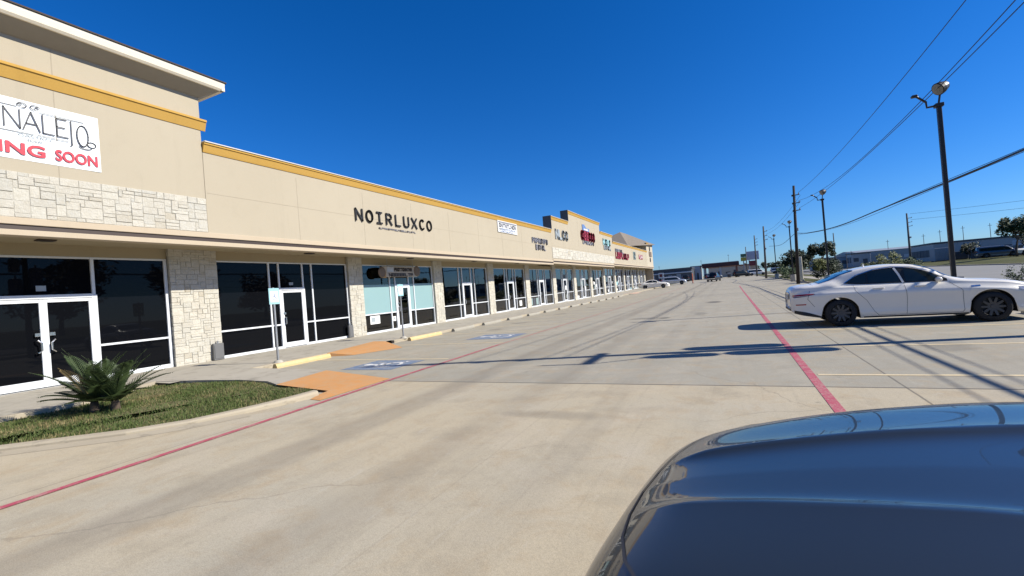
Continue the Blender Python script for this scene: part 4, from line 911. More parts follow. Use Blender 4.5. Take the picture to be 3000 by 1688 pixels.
def cable(name, pts, r, label, n=24):
    """smooth curve through given points (Catmull-Rom)"""
    P = [Vector(p) for p in pts]; P = [P[0]*2-P[1]]+P+[P[-1]*2-P[-2]]; out = []
    for i in range(1, len(P)-2):
        for k in range(n):
            t = k/n; a, b, c, d = P[i-1:i+3]; out.append(.5*((2*b)+(c-a)*t+(2*a-5*b+4*c-d)*t*t+(3*b-a-3*c+d)*t**3))
    out.append(P[-2]); t = MB(); t.path(out, r, 5); return tag(t.make(name, 'wire', None, off=tuple(P[1]), smooth=True), label, 'cable')
def sag(a, b, s, n=9): return [(a[0]+(b[0]-a[0])*i/n, a[1]+(b[1]-a[1])*i/n, a[2]+(b[2]-a[2])*i/n-4*s*(i/n)*(1-i/n)) for i in range(n+1)]
zs = gz(53)
A = (6.5, 11.6); Bp = (6.8, 53)
cable('power_line', sag((6.6, 11.6, 9.0), (6.65, 53, 8.93+zs), .55), .013, 'topmost overhead power line rising to the upper right')
cable('power_line', sag((6.6, 11.6, 7.75), (6.65, 53, 8.15+zs), 1.0), .013, 'middle overhead power line rising to the upper right')
cable('power_line', sag((6.6, 11.6, 7.4), (6.65, 53, 7.42+zs), .55), .013, 'lower overhead power line rising to the upper right')
for k, (z1, z2) in enumerate(((8.75, 8.5), (8.2, 8.0))):
    cable('power_line', sag((6.8, 53, z1+zs-.1), (6.5, 95, z2+gz(95)), .6), .012, ('upper' if k == 0 else 'lower')+' power line running on beyond the tall dark utility pole')
cable('telephone_cable', [(9.5, -25, 5.6), (9.45, -5, 5.1), (9.4, 10, 4.97), (9.35, 21, 4.95), (9.3, 27, 4.94), (9.25, 38, 5.0), (9.25, 51, 5.12), (9.28, 68, 5.9), (9.3, 80, 6.85)], .04, 'thick black cable crossing in front of the nearest lamp post')
cable('telephone_cable', [(9.3, 80, 6.9), (9.1, 100, 6.3), (8.9, 125, 7.4)], .035, 'black cable running on from the short pole down the verge')
cable('telephone_cable', [(9.85, -25, 5.5), (9.8, 10, 5.05), (9.75, 27, 5.05), (9.6, 51, 5.1), (9.4, 80, 6.5)], .012, 'thin cable just beside the thick black cable')
cable('telephone_cable', [(8.95, -25, 5.5), (8.95, 10, 4.9), (8.95, 27, 4.9), (9.0, 51, 5.1), (9.2, 80, 6.6)], .012, 'second thin cable on the near side of the thick black cable')
cable('power_line', sag((31.2, 110, 10.1), (95, 60, 10.5), 1.2), .02, 'faint upper power line right of the pole on the bank')
cable('power_line', sag((31.2, 110, 9.0), (95, 60, 8.9), 1.2), .02, 'faint lower power line right of the pole on the bank')

# ================================================================== vehicles
def ss(a, b, t): t = min(1, max(0, (t-a)/(b-a))); return t*t*(3-2*t)
class Curve1:
    """monotone cubic through keys"""
    def __init__(s, keys):
        s.x = np.array([k[0] for k in keys], float); s.y = np.array([k[1] for k in keys], float)
        h = np.diff(s.x); d = np.diff(s.y)/h; m = np.zeros_like(s.y)
        for i in range(1, len(d)): m[i] = 0 if d[i-1]*d[i] <= 0 else 3*(h[i-1]+h[i])/((2*h[i]+h[i-1])/d[i-1]+(h[i]+2*h[i-1])/d[i])
        m[0], m[-1] = d[0], d[-1]; s.m = m
    def __call__(s, t):
        t = min(max(t, s.x[0]), s.x[-1]); i = min(max(int(np.searchsorted(s.x, t))-1, 0), len(s.x)-2); h = s.x[i+1]-s.x[i]; u = (t-s.x[i])/h
        return float(s.y[i]*(1+2*u)*(1-u)**2+s.m[i]*h*u*(1-u)**2+s.y[i+1]*u*u*(3-2*u)+s.m[i+1]*h*u*u*(u-1))
SIDE = Curve1([(0, .93), (.10, .975), (.16, .985), (.24, .972), (.45, .975), (.70, .993), (.80, 1.0), (.83, .992), (.87, .962), (.93, .928), (1, .90)])
CAB = Curve1([(0, 1.), (.06, .965), (.14, .945), (.5, .80), (.6, .745), (.7, .65), (1, 0)]); CABZ = Curve1([(0, 0), (.06, .03), (.14, .09), (.5, .78), (.6, .915), (.7, .97), (1, 1)])
DEK = Curve1([(0, 1.), (.06, .995), (.14, .975), (.3, .90), (.5, .72), (.7, .45), (1, 0)]); DEKZ = Curve1([(0, 0), (.06, .16), (.14, .36), (.3, .66), (.5, .86), (.7, .95), (1, 1)])
class Body:
    def __init__(s, L, zr, zb, zlo, wp, wheels, ridge=None, nx=150):
        s.L, s.zr, s.zb, s.zlo, s.wp, s.wh, s.ridge = L, Curve1(zr), Curve1(zb), Curve1(zlo), Curve1(wp), wheels, ridge
        xs = set(np.round(np.linspace(0, L, nx), 4)) | set(np.round(np.concatenate([np.linspace(0, .25, 18), np.linspace(L-.3, L, 26)]), 4)); s.xs = sorted(xs); s.cache = {}
    def lo(s, x):
        z = s.zlo(x)
        for wx, wr, ar in s.wh:
            d = abs(x-wx)
            if d < ar: z = max(z, wr+math.sqrt(ar*ar-d*d))
        return z
    def W(s, x, z): z0 = .2; return s.wp(x)*SIDE(min(1, max(0, (z-z0)/(s.zb(x)-z0))))
    def top(s, x, t):
        """t 0 at the belt edge, 1 on the centre line"""
        zb, zr = s.zb(x), s.zr(x); c = ss(.16, .34, zr-zb); w = s.W(x, zb)
        y = w*(CAB(t)*c+DEK(t)*(1-c)); z = zb+(zr-zb)*(CABZ(t)*c+DEKZ(t)*(1-c))
        if s.ridge: z += s.ridge(x, y)
        return y, z
    def topy(s, x, y):
        a, b = 0., 1.
        for _ in range(30):
            m = (a+b)/2
            if s.top(x, m)[0] > abs(y): a = m
            else: b = m
        return s.top(x, (a+b)/2)[1]
    def sidey(s, x, z):
        zb = s.zb(x)
        if z <= zb: return s.W(x, z)
        a, b = 0., .75
        for _ in range(30):
            m = (a+b)/2
            if s.top(x, m)[1] < z: a = m
            else: b = m
        return s.top(x, (a+b)/2)[0]
    def mesh(s, nl=14, nt=30):
        mb = MB(); half = []
        for x in s.xs:
            zl = s.lo(x); zb = max(s.zb(x), zl+.01); col = [(x, 0, zl+.0), (x, s.W(x, zl)*.6, zl)]
            for i in range(nl): z = zl+(zb-zl)*i/nl; col.append((x, s.W(x, z), z))
            ts = [(i/nt)**1.25 for i in range(nt+1)]
            for t in ts: y, z = s.top(x, t); col.append((x, y, z))
            half.append(col)
        m = len(half[0]); n = len(half); idx = {}
        for sg in (1, -1):
            for i in range(n):
                for j in range(m):
                    if sg == -1 and j in (0, m-1): idx[(i, j, sg)] = idx[(i, j, 1)]; continue
                    idx[(i, j, sg)] = len(mb.v); p = half[i][j]; mb.v.append((p[0], p[1]*sg, p[2]))
        for sg in (1, -1):
            for i in range(n-1):
                for j in range(m-1):
                    f = [idx[(i, j, sg)], idx[(i+1, j, sg)], idx[(i+1, j+1, sg)], idx[(i, j+1, sg)]]
                    mb.f.append(f[::-1] if sg == 1 else f); mb.mi.append(1 if j < 2 else 0)
        for i in (0, n-1):
            ring = [idx[(i, j, 1)] for j in range(m)]+[idx[(i, j, -1)] for j in range(m-2, 0, -1)]
            mb.f.append(ring if i == 0 else ring[::-1]); mb.mi.append(0)
        return mb
    # patches lying on the body
    def side_patch(s, lo, hi, sg, off, n=26, m=8, mb=None):
        """lo, hi: curves z(x) given as key lists with a common x range"""
        mb = mb or MB(); a, b = Curve1(lo), Curve1(hi); x0, x1 = lo[0][0], lo[-1][0]; rows = []
        for i in range(n+1):
            x = x0+(x1-x0)*i/n; za, zb_ = a(x), b(x); rows.append([(x, sg*(s.sidey(x, za+(zb_-za)*j/m)+off), za+(zb_-za)*j/m) for j in range(m+1)])
        return mb.grid(rows if sg < 0 else [r[::-1] for r in rows])
    def top_patch(s, x0, x1, yl, off, n=14, m=18, mb=None, ya=None):
        mb = mb or MB(); rows = []
        for i in range(n+1):
            x = x0+(x1-x0)*i/n; hi = yl(x); lo = -hi if ya is None else ya(x)
            rows.append([(x, lo+(hi-lo)*j/m, s.topy(x, lo+(hi-lo)*j/m)+off) for j in range(m+1)])
        return mb.grid(rows)
    def side_line(s, pts, sg, w, off, mb):
        P = []
        for (a, b) in zip(pts[:-1], pts[1:]):
            for k in range(8): P.append((a[0]+(b[0]-a[0])*k/8, a[1]+(b[1]-a[1])*k/8))
        P.append(pts[-1]); rows = []
        for i, p in enumerate(P):
            q, r_ = P[max(i-1, 0)], P[min(i+1, len(P)-1)]; d = Vector((r_[0]-q[0], r_[1]-q[1])).normalized(); nn = Vector((-d.y, d.x))*w/2
            rows.append([(p[0]+k*nn.x, sg*(s.sidey(p[0]+k*nn.x, p[1]+k*nn.y)+off), p[1]+k*nn.y) for k in (1, -1)])
        return mb.grid(rows)
    def top_line(s, pts, w, off, mb):
        P = []
        for (a, b) in zip(pts[:-1], pts[1:]):
            for k in range(8): P.append((a[0]+(b[0]-a[0])*k/8, a[1]+(b[1]-a[1])*k/8))
        P.append(pts[-1]); rows = []
        for i, p in enumerate(P):
            q, r_ = P[max(i-1, 0)], P[min(i+1, len(P)-1)]; d = Vector((r_[0]-q[0], r_[1]-q[1])).normalized(); nn = Vector((-d.y, d.x))*w/2
            rows.append([(p[0]+k*nn.x, p[1]+k*nn.y, s.topy(p[0]+k*nn.x, p[1]+k*nn.y)+off) for k in (1, -1)])
        return mb.grid(rows)

def wheel(root, x, y, r, sg, spokes=10, rim='rim'):
    w = .21; t = MB(); t.lathe([(r*.66, -w/2), (r*.9, -w/2), (r*.985, -w*.36), (r, -w*.2), (r, w*.2), (r*.985, w*.36), (r*.9, w/2), (r*.70, w/2), (r*.66, w*.42), (r*.66, -w/2)], (0, 0, 0), 32, 'y')
    t.v = [(x+p[0], y+p[1], r+p[2]) for p in t.v]; o = t.make('wheel', 'rubber', root, smooth=True)
    m = MB(); f = sg*w*.42
    m.lathe([(r*.66, -w/2), (r*.67, w*.40), (r*.63, w*.44), (r*.61, w*.36), (r*.6, -.02)], (0, 0, 0), 32, 'y'); m.lathe([(0, f), (r*.15, f), (r*.17, f-sg*.03)], (0, 0, 0), 14, 'y')
    for k in range(spokes):
        a = 2*PI*k/spokes; c, s_ = math.cos(a), math.sin(a)
        def P(rad, tt, yy): return (c*rad-s_*tt, yy, s_*rad+c*tt)
        m.add([P(r*.12, -.03, f-sg*.01), P(r*.12, .03, f-sg*.01), P(r*.62, .02, f), P(r*.62, -.02, f), P(r*.12, -.03, f-sg*.05), P(r*.12, .03, f-sg*.05), P(r*.62, .02, f-sg*.05), P(r*.62, -.02, f-sg*.05)], [(0, 1, 2, 3), (0, 4, 5, 1), (2, 6, 7, 3), (1, 5, 6, 2), (3, 7, 4, 0)])
    m.mat(1); m.lathe([(r*.6, -.03), (0, -.03)], (0, 0, 0), 20, 'y')
    m.v = [(x+p[0], y+p[1], r+p[2]) for p in m.v]; m.make('rim', [rim, 'blackp'], o)
    return o

def sedan(name, label, loc, rz, paint, detail=True, group=None, cat='car', glass='carglass'):
    L = 4.87; rw = .335; wh = [(1.04, rw, .39), (3.86, rw, .39)]
    b = Body(L, [(0, .90), (.05, 1.0), (.14, 1.055), (.35, 1.085), (.6, 1.10), (.85, 1.17), (1.15, 1.30), (1.5, 1.405), (1.85, 1.455), (2.15, 1.465), (2.5, 1.435), (2.8, 1.35), (3.08, 1.2), (3.32, 1.065), (3.55, 1.005), (4.1, .945), (4.55, .84), (4.75, .73), (4.87, .58)],
             [(0, .74), (.1, .86), (.35, .955), (1, .975), (1.6, .965), (2.6, .945), (3.4, .915), (3.9, .87), (4.3, .81), (4.6, .72), (4.8, .60), (4.87, .52)],
             [(0, .42), (.12, .34), (.4, .27), (.8, .2), (1.6, .19), (3.4, .19), (4.3, .2), (4.87, .22)],
             [(0, .64), (.04, .72), (.12, .80), (.3, .87), (.7, .915), (1.2, .93), (2.4, .932), (3.6, .93), (4.1, .915), (4.4, .87), (4.62, .78), (4.77, .64), (4.87, .42)], wh)
    r_ = thing(name, label, cat, loc, rz, group, world=False)
    b.mesh().make('body', [paint, 'blackp'], r_, smooth=True)
    rail = lambda x: b.top(x, .56)[1]
    # side glass: black surround then panes
    roof = [(1.18, 1.07), (1.45, 1.235), (1.8, 1.345), (2.2, 1.375), (2.5, 1.335), (2.8, 1.235), (3.02, 1.11), (3.14, 1.03)]
    base = [(1.18, 1.055), (1.45, 1.02), (1.8, 1.005), (2.2, .995), (2.5, .985), (2.8, .98), (3.02, .975), (3.14, .97)]
    def zc(keys, x): return Curve1(keys)(x)
    for sg in (1, -1):
        b.side_patch(base, roof, sg, .004, 40).make('window_surround', 'blackp', r_, smooth=True)
        for (x0, x1, t0, t1) in ((1.30, 1.62, 0, 0), (1.66, 2.26, 0, .0), (2.38, 3.03, .10, 0)):
            xs = [x0+(x1-x0)*i/10 for i in range(11)]
            lo = [(x, zc(base, x)+.028) for x in xs]; hi = [(x, max(zc(base, x)+.03, zc(roof, x)-.028)) for x in xs]
            b.side_patch(lo, hi, sg, .008, 24).make('side_window', 'carglassd' if glass != 'carglass' else 'carglassd', r_, smooth=True)
        p = MB(); b.side_line([(2.335, .995), (2.27, 1.2), (2.2, 1.36)], sg, .045, .011, p); p.make('door_pillar', paint if detail else 'blackp', r_)
        c = MB(); b.side_line([(1.16, 1.06), (1.43, 1.245), (1.8, 1.36), (2.15, 1.392), (2.52, 1.35), (2.82, 1.25)], sg, .018, .012, c); c.make('window_chrome', 'chrome', r_)
        if detail:
            q = MB()
            b.side_line([(2.34, .985), (2.36, .6), (2.33, .26)], sg, .007, .003, q); q.make('door_gap', 'seam', r_); q = MB(); b.side_line([(3.16, .95), (3.36, .75), (3.37, .3), (3.34, .245)], sg, .007, .003, q)
            b.side_line([(1.35, 1.0), (1.38, .85), (1.58, .62), (1.72, .34), (1.8, .245)], sg, .007, .003, q); b.side_line([(1.8, .25), (3.34, .25)], sg, .006, .003, q)
            b.side_line([(.42, .93), (.36, .72), (.5, .52)], sg, .008, .003, q); q.make('door_gap', 'seam', r_)
            sk = MB(); b.side_line([(1.5, .212), (3.45, .212)], sg, .03, .004, sk); sk.make('sill_trim', 'blackp', r_)
            for hx in (1.72, 2.52):
                h = MB(); z = .90; y = sg*(b.sidey(hx, z)+.022); h.bbox(hx, hx+.22, min(y-.014, y+.014), max(y-.014, y+.014), z-.018, z+.018, .008); h.make('door_handle', paint, r_)
            v = MB(); b.side_line([(3.52, .82), (3.68, .825)], sg, .035, .006, v); v.make('fender_vent', 'chrome', r_)
            fl = MB(); zz = .78; b.side_patch([(.05, .80), (.25, .812), (.5, .842)], [(.05, .836), (.25, .852), (.5, .855)], sg, .006, 16, 4, fl); fl.make('taillight', 'tail', r_, smooth=True)
            fl = MB(); b.side_patch([(.05, .77), (.25, .785), (.52, .838)], [(.05, .792), (.25, .80), (.52, .848)], sg, .008, 16, 3, fl); fl.make('taillight_edge', 'taild', r_, smooth=True)
            fl = MB(); b.side_line([(.10, .58), (.32, .585)], sg, .03, .005, fl); fl.make('reflector', 'tail', r_)
            hl = MB(); b.side_patch([(4.32, .70), (4.5, .65), (4.72, .575)], [(4.32, .755), (4.5, .745), (4.72, .66)], sg, .006, 16, 4, hl); hl.make('headlight', 'head', r_, smooth=True)
            mm = MB(); y = sg*(b.sidey(2.98, 1.0)); mm.lathe([(0, -.1), (.06, -.085), (.085, -.03), (.085, .05), (.05, .09), (0, .1)], (0, 0, 0), 14, 'y'); mm.v = [(2.98+p[0]*.75, y+sg*.08+p[1]*.85, 1.02+p[2]*.7) for p in mm.v]; mm.make('wing_mirror', paint, r_, smooth=True)
            bl = MB(); b.side_patch([(.06, .36), (.3, .295), (.66, .24)], [(.06, .44), (.3, .39), (.66, .26)], sg, .005, 12, 3, bl); bl.make('bumper_insert', 'blackp', r_)
    g = MB(); b.top_patch(.66, 1.40, lambda x: .60+.02*(x-.66), .006, mb=g); g.make('rear_window', 'carglassd', r_, smooth=True)
    g = MB(); b.top_patch(2.62, 3.3, lambda x: .60+.14*(x-2.62), .006, mb=g); g.make('windscreen', 'carglassd', r_, smooth=True)
    if detail:
        q = MB(); b.top_line([(.5, -.72), (.5, .72)], .01, .003, q); b.top_line([(3.5, -.7), (4.0, -.74), (4.55, -.62), (4.68, -.3), (4.7, 0), (4.68, .3), (4.55, .62), (4.0, .74), (3.5, .7)], .01, .003, q); q.make('lid_gap', 'seam', r_)
        pl = MB(); pl.box(-.012, -.004, -.26, .26, .70, .83); pl.make('number_plate', 'wpale', r_)
        bt = MB(); bt.box(-.010, -.003, -.6, .6, .42, .47); bt.make('rear_valance', 'blackp', r_)
        an = MB(); an.lathe([(0, .07), (.015, .05), (.03, 0)], (1.75, 0, 1.44), 8); an.make('roof_aerial', paint, r_)
    for (x, rr_, _) in wh:
        for sg in (1, -1): wheel(r_, x, sg*.815, rr_, sg)
    return r_
sedan('white_sedan', 'white four door sedan with dark windows and grey wheels parked across the right hand stall', (1.39, 14.78, 0), math.radians(0.), 'cwhite')

# dark blue car filling the lower right corner
def ridge(x, y):
    d = 4.75-x; y = abs(y); yr = .19+.10*min(d, 1.3); f = ss(.10, .32, d)*(1-ss(1.25, 1.5, d))
    u = yr-y
    return f*(.020*math.exp(-u/.035) if u > 0 else .020*math.exp(u/.16))
LD = 4.75; inv = lambda ks: [(round(LD-d, 3), v) for d, v in ks][::-1]
db = Body(LD, inv([(0, .60), (.04, .70), (.10, .775), (.2, .832), (.5, .91), (.9, .978), (1.3, 1.018), (1.45, 1.03), (1.8, 1.21), (2.2, 1.38), (2.6, 1.455), (3.0, 1.46), (3.6, 1.36), (4.1, 1.16), (4.5, 1.08), (4.75, .9)]),
          inv([(0, .50), (.04, .57), (.1, .64), (.2, .70), (.5, .79), (.9, .85), (1.3, .885), (1.8, .91), (3.2, .955), (4.2, .98), (4.75, .74)]),
          inv([(0, .24), (.5, .2), (3.5, .19), (4.4, .28), (4.75, .42)]),
          inv([(0, .34), (.02, .46), (.06, .58), (.13, .69), (.26, .785), (.46, .85), (.8, .93), (1.2, .985), (1.5, .99), (2.4, .96), (4.0, .91), (4.5, .86), (4.75, .66)]),
          [(LD-.95, .33, .39), (LD-3.72, .33, .39)], ridge, 190)
DA = math.radians(6.5)
dk = thing('dark_blue_car', 'dark blue glossy car whose bonnet fills the lower right corner', 'car', (-.445+LD*math.cos(DA), 1.645-LD*math.sin(DA), 0), PI-DA, None, world=False)
db.mesh(14, 90).make('body', ['cnavy', 'blackp'], dk, smooth=True)
q = MB(); gp = [(1.38, .82), (.8, .79), (.5, .735), (.38, .67), (.28, .58), (.205, .47), (.155, .34), (.125, .18), (.115, 0)]; db.top_line([(LD-d, y) for d, y in gp]+[(LD-d, -y) for d, y in gp[-2::-1]], .008, .0025, q); q.make('bonnet_gap', 'seam', dk)
for sg in (1, -1):
    hl = MB(); db.side_patch([(LD-.55, .70), (LD-.3, .655), (LD-.06, .56)], [(LD-.55, .775), (LD-.3, .745), (LD-.06, .625)], sg, .006, 20, 5, hl); hl.make('headlight', 'head', dk, smooth=True)
    w_ = MB(); db.side_patch([(LD-3.7, 1.01), (LD-3.0, .985), (LD-1.9, .95), (LD-1.62, .945)], [(LD-3.7, 1.07), (LD-3.0, 1.34), (LD-2.3, 1.27), (LD-1.62, .965)], sg, .006, 30, 6, w_); w_.make('side_window', 'carglassd', dk, smooth=True)
    mm = MB(); y = sg*(db.sidey(LD-1.72, .99)); mm.lathe([(0, -.1), (.06, -.085), (.085, -.03), (.085, .05), (.05, .09), (0, .1)], (0, 0, 0), 14, 'y'); mm.v = [(LD-1.66+p[0]*1.1, y+sg*.12+p[1]*1.1, 1.04+p[2]*.95) for p in mm.v]; mm.make('wing_mirror', 'cnavy', dk, smooth=True)
g = MB(); db.top_patch(LD-2.3, LD-1.48, lambda x: .66+.1*(x-(LD-2.3)), .006, mb=g); g.make('windscreen', 'carglassd', dk, smooth=True)
cw = MB(); db.top_patch(LD-1.47, LD-1.36, lambda x: .74, .004, 4, 14, cw); cw.make('cowl', 'blackp', dk)
wi = MB(); wi.path([(LD-1.40, -.62, db.topy(LD-1.40, -.62)+.03), (LD-1.42, -.2, db.topy(LD-1.42, .2)+.025), (LD-1.5, .45, db.topy(LD-1.5, .45)+.03)], .012, 5); wi.make('wiper', 'blackp', dk)
gr_ = MB(); gr_.box(LD-.004, LD+.004, -.3, .3, .34, .55); gr_.make('grille', 'blackp', dk)
for d in (.95, 3.72):
    for sg in (1, -1): wheel(dk, LD-d, sg*.80, .33, sg)

# cars further off
c2 = sedan('parked_sedan', 'white sedan parked nose out at the far end of the shops', (-13.7, 77.6, gz(77)), math.radians(8), 'cwhite', True)
def box_vehicle(name, label, cat, loc, rz, paint, kind, group=None):
    """suv, van or pickup: lofted body with glass and wheels"""
    if kind == 'pickup': L, zr = 5.6, [(0, 1.0), (.03, 1.08), (2.0, 1.1), (2.05, 1.15), (2.3, 1.75), (2.5, 1.84), (3.5, 1.84), (3.8, 1.7), (4.2, 1.25), (4.4, 1.17), (5.3, 1.05), (5.6, .8)]
    elif kind == 'van': L, zr = 5.0, [(0, 1.2), (.1, 1.72), (.3, 1.78), (3.0, 1.78), (3.5, 1.62), (4.2, 1.12), (4.6, 1.0), (5.0, .7)]
    else: L, zr = 4.7, [(0, 1.0), (.15, 1.35), (.5, 1.66), (1.0, 1.70), (2.6, 1.69), (3.1, 1.5), (3.6, 1.12), (4.3, 1.0), (4.7, .72)]
    zb = [(0, .9), (.2, 1.0), (L*.6, .98), (L*.78, .95), (L-.2, .8), (L, .62)]; wh = [(L*.21, .37, .44), (L*.8, .37, .44)]
    b = Body(L, zr, zb, [(0, .42), (L*.3, .3), (L*.7, .3), (L, .34)], [(0, .78), (.1, .9), (.5, .95), (L*.75, .95), (L-.3, .86), (L, .5)], wh, None, 70)
    r_ = thing(name, label, cat, loc, rz, group, world=False); b.mesh(10, 16).make('body', [paint, 'blackp'], r_, smooth=True)
    a, e = {'pickup': (2.35, 3.95), 'van': (.3, 3.9), 'suv': (.6, 3.3)}[kind]; h = max(z for _, z in zr)
    for sg in (1, -1):
        w_ = MB(); b.side_patch([(a, 1.08), (e-.5, 1.05), (e, 1.04)], [(a, h-.22), (e-.55, h-.2), (e, 1.07)], sg, .006, 24, 5, w_); w_.make('side_window', 'carglassd', r_, smooth=True)
        t = MB(); t.bbox(-.02, .05, sg*.78-.07, sg*.78+.07, .95, 1.2, .01); t.make('taillight', 'tail', r_)
    g = MB(); 
    if kind != 'pickup': g.add([(-.012, -.62, 1.1), (-.012, .62, 1.1), (.1, .58, h-.2), (.1, -.58, h-.2)], [(0, 3, 2, 1)])
    else: g.add([(2.1, -.66, 1.2), (2.1, .66, 1.2), (2.24, .6, h-.18), (2.24, -.6, h-.18)], [(0, 3, 2, 1)])
    g.make('rear_window', 'carglassd', r_); t = MB(); t.bbox(-.06, .08, -.85, .85, .5, .68, .02); t.make('bumper', 'blackp' if kind == 'suv' else 'chrome', r_)
    g = MB(); b.top_patch(e-.55, e+.05, lambda x: .66, .008, 6, 8, g); g.make('windscreen', 'carglassd', r_, smooth=True)
    for (x, rr_, _) in wh:
        for sg in (1, -1): wheel(r_, x, sg*.82, rr_, sg, 6)
    return r_
box_vehicle('parked_suv', 'silver tall car parked beyond the far white sedan', 'car', (-12.4, 96, gz(96)), math.radians(6), 'csilver', 'suv')
box_vehicle('pickup_truck', 'black pickup truck driving away down the middle of the aisle', 'pickup truck', (-3.5, 100.5, gz(101)), math.radians(80), 'cblack', 'pickup')
box_vehicle('parked_van', 'white minivan standing side on near the roadside pylon sign', 'van', (4.6, 150, gz(150)), math.radians(2), 'cwhite', 'van')
box_vehicle('parked_van', 'pale grey van behind the white minivan by the pylon sign', 'van', (11.2, 160, gz(160)), math.radians(4), 'csilver', 'van')
for i, (x, y, p, k, lab) in enumerate(((-16.5, 130, 'cblack', 'suv', 'black tall car at the left end of the distant row'), (-13.6, 131, 'cgrey', 'pickup', 'grey pickup in the distant row before the dark shed'), (-10.6, 130, 'cblack', 'van', 'black van at the right end of the distant row'),
                                (-6.5, 145, 'cgrey', 'suv', 'grey tall car under the edge of the filling station canopy'), (1.0, 146, 'cblack', 'suv', 'black tall car by the pumps of the filling station'))):
    box_vehicle('parked_car', lab, 'car', (x, y, gz(y)), math.radians(100 if i < 3 else 20), p, k)

for i, (x, y, p, k, lab) in enumerate(((35.5, 98, 'cgrey', 'van', 'grey van on the bank at the left end of the yard'), (42.5, 99, 'cblack', 'pickup', 'black pickup on the bank right of the nearest lamp post'),
                                (47.5, 100, 'cblack', 'van', 'black van on the bank near the right edge'), (39.2, 97, 'cwhite', 'pickup', 'white pickup on the bank behind the nearest lamp post'))):
    box_vehicle('yard_vehicle', lab, 'vehicle', (x, y, .85), math.radians(8*i-10), p, k)

# ================================================================== trees and shrubs
def tree(name, label, cat, x, y, z, h, cr, mat='leaf', n=2200, ls=.16, trunk=True, seed=0, squash=.8, group=None, tr=.16, blobs=16, part='crown'):
    rr = random.Random(seed); r_ = thing(name, label, cat, (x, y, z), 0, group)
    ch = h-cr*squash; bl = []
    for i in range(blobs):
        a = rr.uniform(0, 2*PI); q = rr.uniform(.25, .85)*cr; bl.append((Vector((x+math.cos(a)*q, y+math.sin(a)*q, z+ch+rr.uniform(-.6, .75)*cr*squash)), rr.uniform(.25, .48)*cr))
    if trunk:
        t = MB(); pts = [Vector((x+math.sin(k*1.3+seed)*.06*k, y, z-.05+ch*k/5)) for k in range(6)]; t.path(pts, [tr*(1-.11*k) for k in range(6)], 8)
        for b, r in bl[:9]: s0 = pts[rr.randint(2, 5)]; m = s0.lerp(b, .5)+Vector((0, 0, -.1*cr)); t.path([s0, m, b], [tr*.45, tr*.28, tr*.1], 5)
        t.make('trunk', 'bark', r_, smooth=True)
    m = MB(); cc = Vector((x, y, z+ch))
    for i in range(n):
        b, r = bl[rr.randrange(blobs)]
        d = Vector((rr.gauss(0, 1), rr.gauss(0, 1), rr.gauss(0, 1))).normalized(); p = b+d*r*rr.uniform(.35, 1.08)**.7
        if p.z < z+.05: continue
        u = Vector((rr.gauss(0, 1), rr.gauss(0, 1), rr.gauss(0, .7))).normalized(); v = u.orthogonal().normalized(); s_ = ls*rr.uniform(.6, 1.3)
        m.add([p-u*s_, p+v*s_*.45, p+u*s_, p-v*s_*.45], [(0, 1, 2, 3)])
    m.make(part, mat, r_); return r_
tree('dense_tree', 'dark round tree left of the tall dark utility pole', 'tree', 9.0, 84, gz(84), 4.2, 1.9, 'leafdk', 2600, .2, seed=1)
tree('dense_tree', 'tall narrow dark tree behind the second lamp post', 'tree', 12.6, 82, gz(82), 5.1, 1.6, 'leafdk', 2400, .2, seed=2)
tree('dense_tree', 'dark low tree between the utility pole and the second lamp post', 'tree', 10.9, 90, gz(90), 4.1, 2.0, 'leafdk', 2200, .2, seed=3)
tree('leafy_tree', 'green tree on the bank at the right edge of the view', 'tree', 37.0, 90, .8, 5.6, 2.0, 'leaf', 3000, .2, seed=4)
tree('leafy_tree', 'second green tree just beyond the one on the bank', 'tree', 40.5, 93, .8, 4.9, 2.2, 'leaf', 2200, .22, seed=5)
tree('roadside_bush', 'dark dense bush on the verge behind the rear window of the white sedan', 'bush', 9.0, 57, gz(57)+.05, 2.3, 1.45, 'leafdk', 4200, .1, False, 6, .8)
tree('roadside_bush', 'yellow green bush top rising from the dark verge bush', 'bush', 8.3, 55.5, gz(56)+.05, 2.25, .7, 'leafyl', 1500, .09, False, 7, .9)
tree('roadside_bush', 'feathery yellow green shrub above the roof of the white sedan', 'bush', 15.6, 62.5, gz(62), 2.4, 1.3, 'leafyl', 2600, .1, False, 8, .8)
tree('roadside_bush', 'low olive shrub left of the feathery shrub', 'bush', 13.6, 62, gz(62), 1.5, .95, 'leafyl', 1400, .1, False, 9, .6)
tree('roadside_bush', 'low dark shrub right of the feathery shrub', 'bush', 17.6, 64, gz(64), 1.6, 1.2, 'leaf', 1700, .1, False, 10, .6)
tree('roadside_bush', 'small grey green shrub on the verge at the right edge of the view', 'bush', 11.4, 27.5, .06, .85, .55, 'leaf', 900, .05, False, 11, .7)
tree('roadside_bush', 'olive shrub left of the foot of the tall dark utility pole', 'bush', 6.9, 72, gz(72), 2.0, 1.3, 'leaf', 1800, .12, False, 12, .7)
for i, (x, y, h, c) in enumerate(((36.5, 103, 2.6, 1.3), (44.5, 103.5, 3.1, 1.5), (49.5, 103, 2.7, 1.4), (52.5, 104, 3.4, 1.7))):
    tree('yard_tree', ['small dark tree at the left end of the yard', 'dark tree in the middle of the yard', 'small dark tree right of the middle of the yard', 'larger dark tree at the right end of the yard'][i], 'tree', x, y, .85, h, c, 'leafdk', 900, .17, True, 80+i, .75, 'trees in the yard', .1, 10)
rr = random.Random(9)
